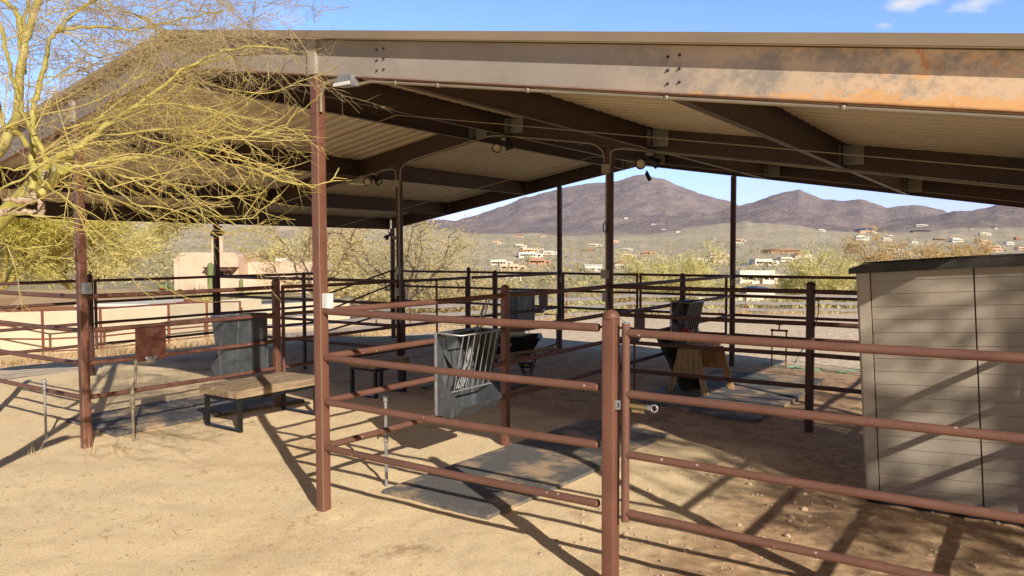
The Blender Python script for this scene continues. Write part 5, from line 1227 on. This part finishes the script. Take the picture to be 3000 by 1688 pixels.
HS_=[('pinkish flat-roofed house with a garage, lowest left of the left far post',-242.5,356.9,14.8,3.5,'stucco_pink',0),
('terracotta stucco house with a block front left of the left far post',-284.8,451.8,15.8,4.1,'stucco_red',0),
('long white-fronted house with dark openings above the terracotta house',-346.4,535.0,20.9,4.0,'stucco_white',0),
('tan flat-roofed house highest in the left cluster',-404.5,623.0,15.7,4.0,'stucco_tan',0),
('pale house partly behind the left far post',-376.8,614.9,13.6,3.2,'stucco_cream',0),
('small brown house with an orange roof line between the two aisle posts',-401.3,735.6,13.1,3.7,'stucco_brown',1),
('white metal workshop with a grey side left of the electrical post',-197.7,369.7,9.8,3.8,'stucco_white',2),
('white gabled house just right of the electrical post',-209.6,431.0,11.1,4.1,'stucco_cream',1),
('low tan house above the white gabled house',-311.6,650.1,13.4,2.9,'stucco_tan',0),
('orange stucco house left above the big palo verde',-324.5,723.1,14.0,3.1,'stucco_red',0),
('pinkish house with an arched front left of the right far post',-244.8,705.8,18.1,3.9,'stucco_pink',0),
('cream house half hidden behind the big palo verde',-217.8,587.6,16.4,3.8,'stucco_cream',0),
('small pale house below the pinkish arched house',-179.9,521.2,7.7,2.6,'stucco_pink',0),
('large cream flat-roofed house right of the right far post',-141.1,501.1,16.5,4.2,'stucco_cream',0),
('long red-brown house with arcade on the slope right of the right far post',-221.8,850.7,34.8,5.2,'stucco_red',1),
('cream house below the long red-brown house',-166.0,648.4,14.1,3.4,'stucco_cream',0),
('tall white cubic house below the long red-brown house',-145.2,631.4,8.6,6.2,'stucco_white',0),
('dark blue-roofed house high on the far slope',-327.5,1945.1,37.5,11.2,'stucco_tan',1),
('white house with dark windows on the far slope above the shed roof',-251.8,1455.8,22.2,7.8,'stucco_white',0),
('small cream house on the far slope behind the golden tree',-219.8,1507.5,15.4,5.4,'stucco_cream',0),
('bright white house at right behind the orange tree',-110.7,1514.9,20.4,6.3,'stucco_white',0),
('low grey house left of the bright white house',-137.2,1523.4,20.9,4.2,'stucco_brown',0),
('tan house at the right edge above the shed roof',-32.9,919.8,13.5,3.6,'stucco_tan',0),
('small white house high at right on the bare slope',-83.3,1755.3,19.3,4.9,'stucco_cream',0),
('blue-grey roofed long house high on the slope at right',-235.9,2131.8,42.2,6.1,'stucco_brown',1),
('whitish house highest under the right mountain',-390.2,3502.3,45,8,'stucco_white',0),
('low house with red roof behind the shed roof',-66.8,745.9,15.7,3.6,'stucco_red',1),
('big white and cream complex with flat roofs nearest beyond the board fence',-84.8,303.7,20.5,5.0,'stucco_cream',0),
('gabled pinkish house with dark solar panels beyond the back gates',-127.0,286.0,8.5,2.9,'stucco_pink',1),
('low white building at the foot of the left far post',-186.7,275.5,7.5,2.4,'stucco_white',0),
('pale blue-grey low building left of the electrical post foot',-148.7,304.5,9.1,2.3,'stucco_white',1),
('tan house at far right edge on the lower slope',-65.0,1427.4,14,4.3,'stucco_tan',0),
('white-roofed house at the far right edge',-33.1,1423.0,14,4,'stucco_white',0),
('reddish house at the far right edge, highest of three',-25.5,1609.2,12,4,'stucco_red',0),
('tiny white villa on the lower slope of the main mountain',-655.4,1605.4,10,2.8,'stucco_white',0),
('white villa on the flank of the main mountain right of the electrical post',-2289.1,4688.9,26,6,'stucco_white',0),
('broad white villa lower on the main mountain flank',-1934.9,4339.2,30,6.5,'stucco_white',0),
('white villa just above the low round hill',-1740.5,4043.2,27,6,'stucco_white',0)]
for i,a in enumerate(HS_):
    r={17:'solar',24:'solar',26:'tile_red',28:'tile_tan',30:'road'}.get(i)
    house(*a,seed=i,roof=r)
for i,(x,y,w_,h_,mt,rf,lab) in enumerate([(-54.2,163.6,10.7,2.6,'stucco_white','solar','low white building with blue solar roof right behind the board fence'),(-47.6,171.9,7.1,2.8,'stucco_cream','solar','small house with blue roof beyond the board fence, right of the far post'),(-71.7,156.2,5.4,2.6,'stucco_pink','tile_tan','pink house beyond the board fence behind the back gates')]):
    house(lab,x,y,w_,h_,mt,1,40+i,rf,z=H(x,y)+.6)
rnd=random.Random(77)
protos=[]
for i,(w_,h_,mt,st_) in enumerate(((15,3.6,'stucco_cream',0),(13,3.8,'stucco_pink',1),(18,3.4,'stucco_white',0),(14,3.5,'stucco_tan',0))):
    X_=(1470,2350,2620,2840)[i]; D_=(520,700,820,620)[i]; kx=(X_-1500)/FP*D_
    q_=house('tiny pale house scattered among the scrub far down the valley',CX-SY*D_+CYW*kx,CY+CYW*D_+SY*kx,w_,h_,mt,st_,60+i); q_['group']='tiny far houses scattered over the valley'; protos.append(q_)
for k in range(30):
    X_=rnd.uniform(1430,2990) if k<19 else rnd.uniform(2350,3000); D_=math.exp(rnd.uniform(math.log(430),math.log(1900))); kx=(X_-1500)/FP*D_
    x_=CX-SY*D_+CYW*kx; y_=CY+CYW*D_+SY*kx; sc=rnd.uniform(.6,1.05)*(1 if D_<900 else 1.25)
    dup(rnd.choice(protos),(x_,y_,H(x_,y_)),None,.6026+rnd.uniform(-.6,.6),(sc,sc,sc))
# the tan pueblo house at left, nearer, with an arched bell wall
hx,hy=-55.5,36.3; hz=H(hx,hy)-.05
t=thing('pueblo_house','large tan pueblo-style house with rounded parapet and small arched bell wall','house',(hx,hy,hz))
ax=Vector((.824,.567,0)); ay=Vector((-.567,.824,0))
def HB(mb,x0,x1,y0,y1,z0,z1,r=.0):
    c=Vector((hx,hy,hz))+ax*((x0+x1)/2)+ay*((y0+y1)/2)+Vector((0,0,(z0+z1)/2)); mb.obox(c,ax,ay,(0,0,1),(x1-x0)/2,(y1-y0)/2,(z1-z0)/2)
def HP(mb,poly,y0,y1):
    n=len(poly);vs=[]
    for yy in (y0,y1):
        for px,pz in poly: q=Vector((hx,hy,hz))+ax*px+ay*yy; vs.append((q.x,q.y,hz+pz))
    mb.add(vs,[tuple(range(n-1,-1,-1)),tuple(range(n,2*n))]+[(i,(i+1)%n,n+(i+1)%n,n+i) for i in range(n)])
arc=lambda cx,cz,r,a0,a1,n=6:[(cx+r*math.cos(math.radians(a0+(a1-a0)*i/n)),cz+r*math.sin(math.radians(a0+(a1-a0)*i/n))) for i in range(n+1)]
mb=MB(); HP(mb,[(-2.6,-1),(-2.6,3.5),(-2.4,3.62),(-.6,3.65),(-.6,-1)],0,6); mb.build('wall',M['stucco_tan'],t)
mb=MB(); HP(mb,[(-.59,-1),(-.59,3.62)]+arc(2.15,3.1,.52,90,0)+[(2.67,-1)],-.15,6); mb.build('front_block',M['stucco_tan'],t)
mb=MB(); HP(mb,[(-3.3,-1),(-3.3,3.0),(-2.9,3.4),(-2.61,3.4),(-2.61,-1)],.6,5); mb.build('left_buttress',M['stucco_pink'],t)
mb=MB(); HP(mb,[(2.7,-1),(2.7,2.75),(9.3,2.72),(9.3,-1)],2.2,7); mb.build('right_wing',M['stucco_pink'],t)
mb=MB(); HP(mb,[(-.3,-1),(-.3,1.65),(6.5,1.6),(6.5,-1)],-2.2,-2.0); mb.build('garden_wall',M['stucco_pink'],t)
for a_,b_,c_ in ((2.55,3.6,1.62),(4.9,5.9,1.58)):
    mb=MB(); HB(mb,a_,b_,-2.26,-2.205,-1,c_); mb.build('pilaster',M['stucco_tan'],t)
# bell wall with an arched opening
mb=MB(); ou=[(-.05,3.63)]+[(-.05,4.9)]+arc(.42,4.75,.47,160,20,8)+[(.9,4.6),(.95,3.63)]
inn=[(.28,4.35)]+arc(.46,4.75,.18,180,0,6)+[(.64,4.35)]
n1=[(-.05,3.63),(-.02,4.75)]+arc(.45,4.75,.47,180,90,4)+[(.45,4.93)]+arc(.46,4.75,.18,90,180,4)+[(.28,4.35),(.28,3.63)]
HP(mb,n1,.9,1.3)
n2=[(.64,3.63),(.64,4.35)]+arc(.46,4.75,.18,0,90,4)+[(.45,5.22)]+arc(.45,4.75,.47,90,0,4)+[(.92,3.63)]
HP(mb,n2,.9,1.3); HB(mb,.28,.64,.9,1.3,3.63,4.35); mb.build('bell_wall',M['stucco_tan'],t)
mb=MB(); HP(mb,[(-.1,2.28),(2.7,2.28),(2.45,2.05),(.15,2.05)],-.9,-.16); HB(mb,-.15,2.7,-1.0,-.16,2.285,2.36); mb.build('porch_roof',M['house_trim'],t)
mb=MB(); HB(mb,.3,1.35,-.2,-.152,1.15,1.95); mb.build('window',M['window'],t)
wf=MB(); HB(wf,1.55,2.0,-.2,-.152,1.15,1.95); wf=wf.build('window',M['house_trim'],t); mb=MB(); HB(mb,1.62,1.93,-.215,-.201,1.25,1.85); mb.build('pane',M['wall_beige'],wf)
mb=MB(); HB(mb,4.8,6.2,3.5,4.4,2.76,3.1); mb.build('roof_unit',M['stucco_white'],t)
# tiled roof house just behind the wall, far left
t=thing('tile_roof_house','house at left edge with low tan tiled roof and small gable behind the wall','house',at(-24.0,7.0,-.8))
mb=MB(); z0=H(-24,7)-.1
def TB(x0,x1,y0,y1,zb_,zt,nm,m_): 
    mb=MB(); q=[Vector((-23.6,8.6,0))+Vector((.824,.567,0))*x+Vector((-.567,.824,0))*y for x,y in ((x0,y0),(x1,y0),(x1,y1),(x0,y1))]
    ym=(y0+y1)/2; r=[Vector((-23.6,8.6,0))+Vector((.824,.567,0))*x+Vector((-.567,.824,0))*ym for x in (x0+.5,x1-1.6)]
    vs=[(p.x,p.y,zb_) for p in q]+[(p.x,p.y,zt) for p in r]; mb.add(vs,[(0,1,5,4),(1,2,5),(2,3,4,5),(3,0,4),(3,2,1,0)]); mb.build(nm,M[m_],t)
TB(-4,3.2,0,5,z0+.95,z0+1.42,'roof','tile_tan'); TB(2.6,7,1,5,z0+.55,z0+.95,'roof','tile_red')
mb=MB(); q0=Vector((-23.6,8.6,0)); e1=Vector((.824,.567,0)); e2=Vector((-.567,.824,0))
mb.obox(q0+e1*-.4+e2*2.6+Vector((0,0,z0+.35)),e1,e2,(0,0,1),3.3,2.2,.58); mb.obox(q0+e1*4.8+e2*3+Vector((0,0,z0+.1)),e1,e2,(0,0,1),1.9,1.7,.44); mb.build('wall',M['stucco_tan'],t)
mb=MB(); g0=q0+e1*-1.9
vs=[]
for yy in (-.35,1.6):
    for px,pz in ((-.75,.80),(0,1.22),(.75,.80)): p=g0+e1*px+e2*yy; vs.append((p.x,p.y,z0+pz))
mb.add(vs,[(0,1,2),(3,4,5),(0,1,4,3),(1,2,5,4)]); mb.build('gable',M['tile_roof'],t)
mb=MB()
for sgn in (-1,1):
    a_=g0+e1*(sgn*.82)+e2*-.38+Vector((0,0,z0+.78)); b_=g0+e2*-.38+Vector((0,0,z0+1.27)); mb.bar(a_,b_,.05,.06)
mb.build('gable_trim',M['house_trim'],t)
t=thing('white_canopy','white flat canopy showing just left of the left tall post behind the wall','canopy',at(-20.5,9.4))
mb=MB(); c=Vector((-20.6,9.9,0)); z1=.42; mb.obox(c+Vector((0,0,z1)),e1,e2,(0,0,1),1.2,1.3,.04); mb.build('roof',M['stucco_white'],t)
for sx_ in (-1,1):
    for sy_ in (-1,1):
        mb=MB(); p=c+e1*sx_*1.1+e2*sy_*1.2; mb.bar((p.x,p.y,H(p.x,p.y)-.2),(p.x,p.y,z1-.045),.07,.07); mb.build('leg',M['galv'],t)
# utility pole
t=thing('utility_pole','wooden utility pole standing beyond the board fence right of the right far post','pole',at(-89.4,303))
mb=MB(); z=H(-89.4,303); mb.tube([(-89.4,303,z-.5),(-89.4,303,z+8)],[.22,.16],8); mb.build('shaft',M['dead_wood'],t)
mb=MB(); mb.bar((-90.4,302.4,z+7.4),(-88.4,303.7,z+7.4),.15,.15); mb.build('crossarm',M['dead_wood'],t)
CLOUDS=[(-.118,.956,.272,.0,.075,1.0),(-.062,.9645,.262,.0,.05,.8),(-.15,.955,.252,0,.02,.6),(-.277,.958,.080,.0,.11,.35),(-.20,.97,.075,.0,.10,.25),(-.745,.607,.277,.0,.07,.35)]; CLOUD_LOC=(0,0,0); ROLL=-0.0037
# ------------------------------------------------------------------ light, sky, camera
EL_=math.radians(27.1); AZ=(.8616,-.5075)
sd=Vector((AZ[0]*math.cos(EL_),AZ[1]*math.cos(EL_),math.sin(EL_)))
L=bpy.data.lights.new('sun','SUN'); L.energy=5.0; L.angle=math.radians(.53); L.color=(1,.905,.77)
so=bpy.data.objects.new('sun',L); COL.objects.link(so); so.location=(20,-12,20); so.rotation_euler=(-sd).to_track_quat('-Z','Y').to_euler()
w=bpy.data.worlds.new('World'); scene.world=w; w.use_nodes=True; nt=w.node_tree; nt.nodes.clear()
sky=nt.nodes.new('ShaderNodeTexSky'); sky.sky_type='NISHITA'; sky.sun_disc=False; sky.sun_elevation=EL_; sky.sun_rotation=math.atan2(AZ[0],AZ[1]); sky.altitude=700; sky.air_density=1.0; sky.dust_density=.25; sky.ozone_density=2.0
bg=nt.nodes.new('ShaderNodeBackground'); bg.inputs['Strength'].default_value=.10
out=nt.nodes.new('ShaderNodeOutputWorld')
tc=nt.nodes.new('ShaderNodeTexCoord')
sp=nt.nodes.new('ShaderNodeSeparateXYZ'); nt.links.new(tc.outputs['Generated'],sp.inputs[0])
zz=math_(nt,'ADD',math_(nt,'MAXIMUM',sp.outputs[2],0.0),.12)
cv=nt.nodes.new('ShaderNodeCombineXYZ'); nt.links.new(math_(nt,'DIVIDE',sp.outputs[0],zz),cv.inputs[0]); nt.links.new(math_(nt,'DIVIDE',sp.outputs[1],zz),cv.inputs[1])
mp=nt.nodes.new('ShaderNodeMapping'); mp.inputs['Scale'].default_value=(.75,.75,1); mp.inputs['Location'].default_value=CLOUD_LOC; nt.links.new(cv.outputs[0],mp.inputs['Vector'])
cn=noise(nt,1.3,8,mp.outputs[0],.58)
cl=ramp(nt,cn,[(.62,(0,0,0)),(.74,(1,1,1))])
# haze-bright band low over the desert, deeper blue overhead, dimmer towards the sun
el_=nt.nodes.new('ShaderNodeMapRange'); el_.interpolation_type='SMOOTHSTEP'; el_.inputs[1].default_value=.33; el_.inputs[2].default_value=.62; el_.inputs[3].default_value=1; el_.inputs[4].default_value=.20; nt.links.new(sp.outputs[2],el_.inputs[0])
ds=math_(nt,'ADD',math_(nt,'MULTIPLY',sp.outputs[0],.8616),math_(nt,'MULTIPLY',sp.outputs[1],-.5075))
sn=nt.nodes.new('ShaderNodeMapRange'); sn.interpolation_type='SMOOTHSTEP'; sn.inputs[1].default_value=-.2; sn.inputs[2].default_value=.7; sn.inputs[3].default_value=1; sn.inputs[4].default_value=.17; nt.links.new(ds,sn.inputs[0])
fac=math_(nt,'MULTIPLY',el_.outputs[0],sn.outputs[0])
lo=nt.nodes.new('ShaderNodeMapRange'); lo.inputs[1].default_value=.0; lo.inputs[2].default_value=.2; lo.inputs[3].default_value=.62; lo.inputs[4].default_value=1; nt.links.new(sp.outputs[2],lo.inputs[0])
fc=nt.nodes.new('ShaderNodeCombineColor')
for i_,k_ in enumerate((1.62,1.78,2.2)): nt.links.new(math_(nt,'MULTIPLY',math_(nt,'MULTIPLY',math_(nt,'POWER',fac,(.92,1.0,1.22)[i_]),k_),math_(nt,'POWER',lo.outputs[0],(.85,1.25,.35)[i_])),fc.inputs[i_])
tint=mixc(nt,1.0,sky.outputs[0],fc.outputs[0],'MULTIPLY')
tot=None
cn2=noise(nt,26,7,mapv(nt,tc.outputs['Generated'],(1,1,2.6)),.6)
for (dx_,dy_,dz_,r0_,r1_,am) in CLOUDS:
    dv=nt.nodes.new('ShaderNodeVectorMath'); dv.operation='SUBTRACT'; nt.links.new(tc.outputs['Generated'],dv.inputs[0]); dv.inputs[1].default_value=(dx_,dy_,dz_)
    dm=mapv(nt,dv.outputs[0],(1,1,2.6)); dl=nt.nodes.new('ShaderNodeVectorMath'); dl.operation='LENGTH'; nt.links.new(dm,dl.inputs[0])
    mk=nt.nodes.new('ShaderNodeMapRange'); mk.interpolation_type='SMOOTHSTEP'; mk.inputs[1].default_value=r0_; mk.inputs[2].default_value=r1_; mk.inputs[3].default_value=.62; mk.inputs[4].default_value=0; nt.links.new(dl.outputs['Value'],mk.inputs[0])
    v_=math_(nt,'ADD',mk.outputs[0],math_(nt,'MULTIPLY',math_(nt,'SUBTRACT',cn2,.5),1.3))
    v_=math_(nt,'MULTIPLY',math_(nt,'MULTIPLY',ramp(nt,v_,[(.34,(0,0,0)),(.80,(1,1,1))]),am),math_(nt,'GREATER_THAN',mk.outputs[0],.001))
    tot=v_ if tot is None else math_(nt,'MAXIMUM',tot,v_)
mx=mixc(nt,tot,tint,(8.0,8.4,9.2))
nt.links.new(mx,bg.inputs[0]); nt.links.new(bg.outputs[0],out.inputs[0])
cam=bpy.data.cameras.new('camera'); co=bpy.data.objects.new('camera',cam); COL.objects.link(co)
cam.sensor_width=36; cam.lens=26.97; cam.clip_start=.05; cam.clip_end=30000
yw=0.602574; pt=0.0473988; rl=ROLL
co.matrix_world=Matrix.Translation((4.73501,-4.18047,2.1))@Matrix.Rotation(yw,4,'Z')@Matrix.Rotation(math.pi/2-pt,4,'X')@Matrix.Rotation(rl,4,'Z')
scene.camera=co
scene.cycles.max_bounces=5; scene.cycles.diffuse_bounces=3; scene.cycles.glossy_bounces=2; scene.cycles.transmission_bounces=3
scene.view_settings.view_transform='Standard'; scene.view_settings.look='None'; scene.view_settings.exposure=0; scene.view_settings.gamma=1
for o in bpy.data.objects:
    if '_o' in o: del o['_o']
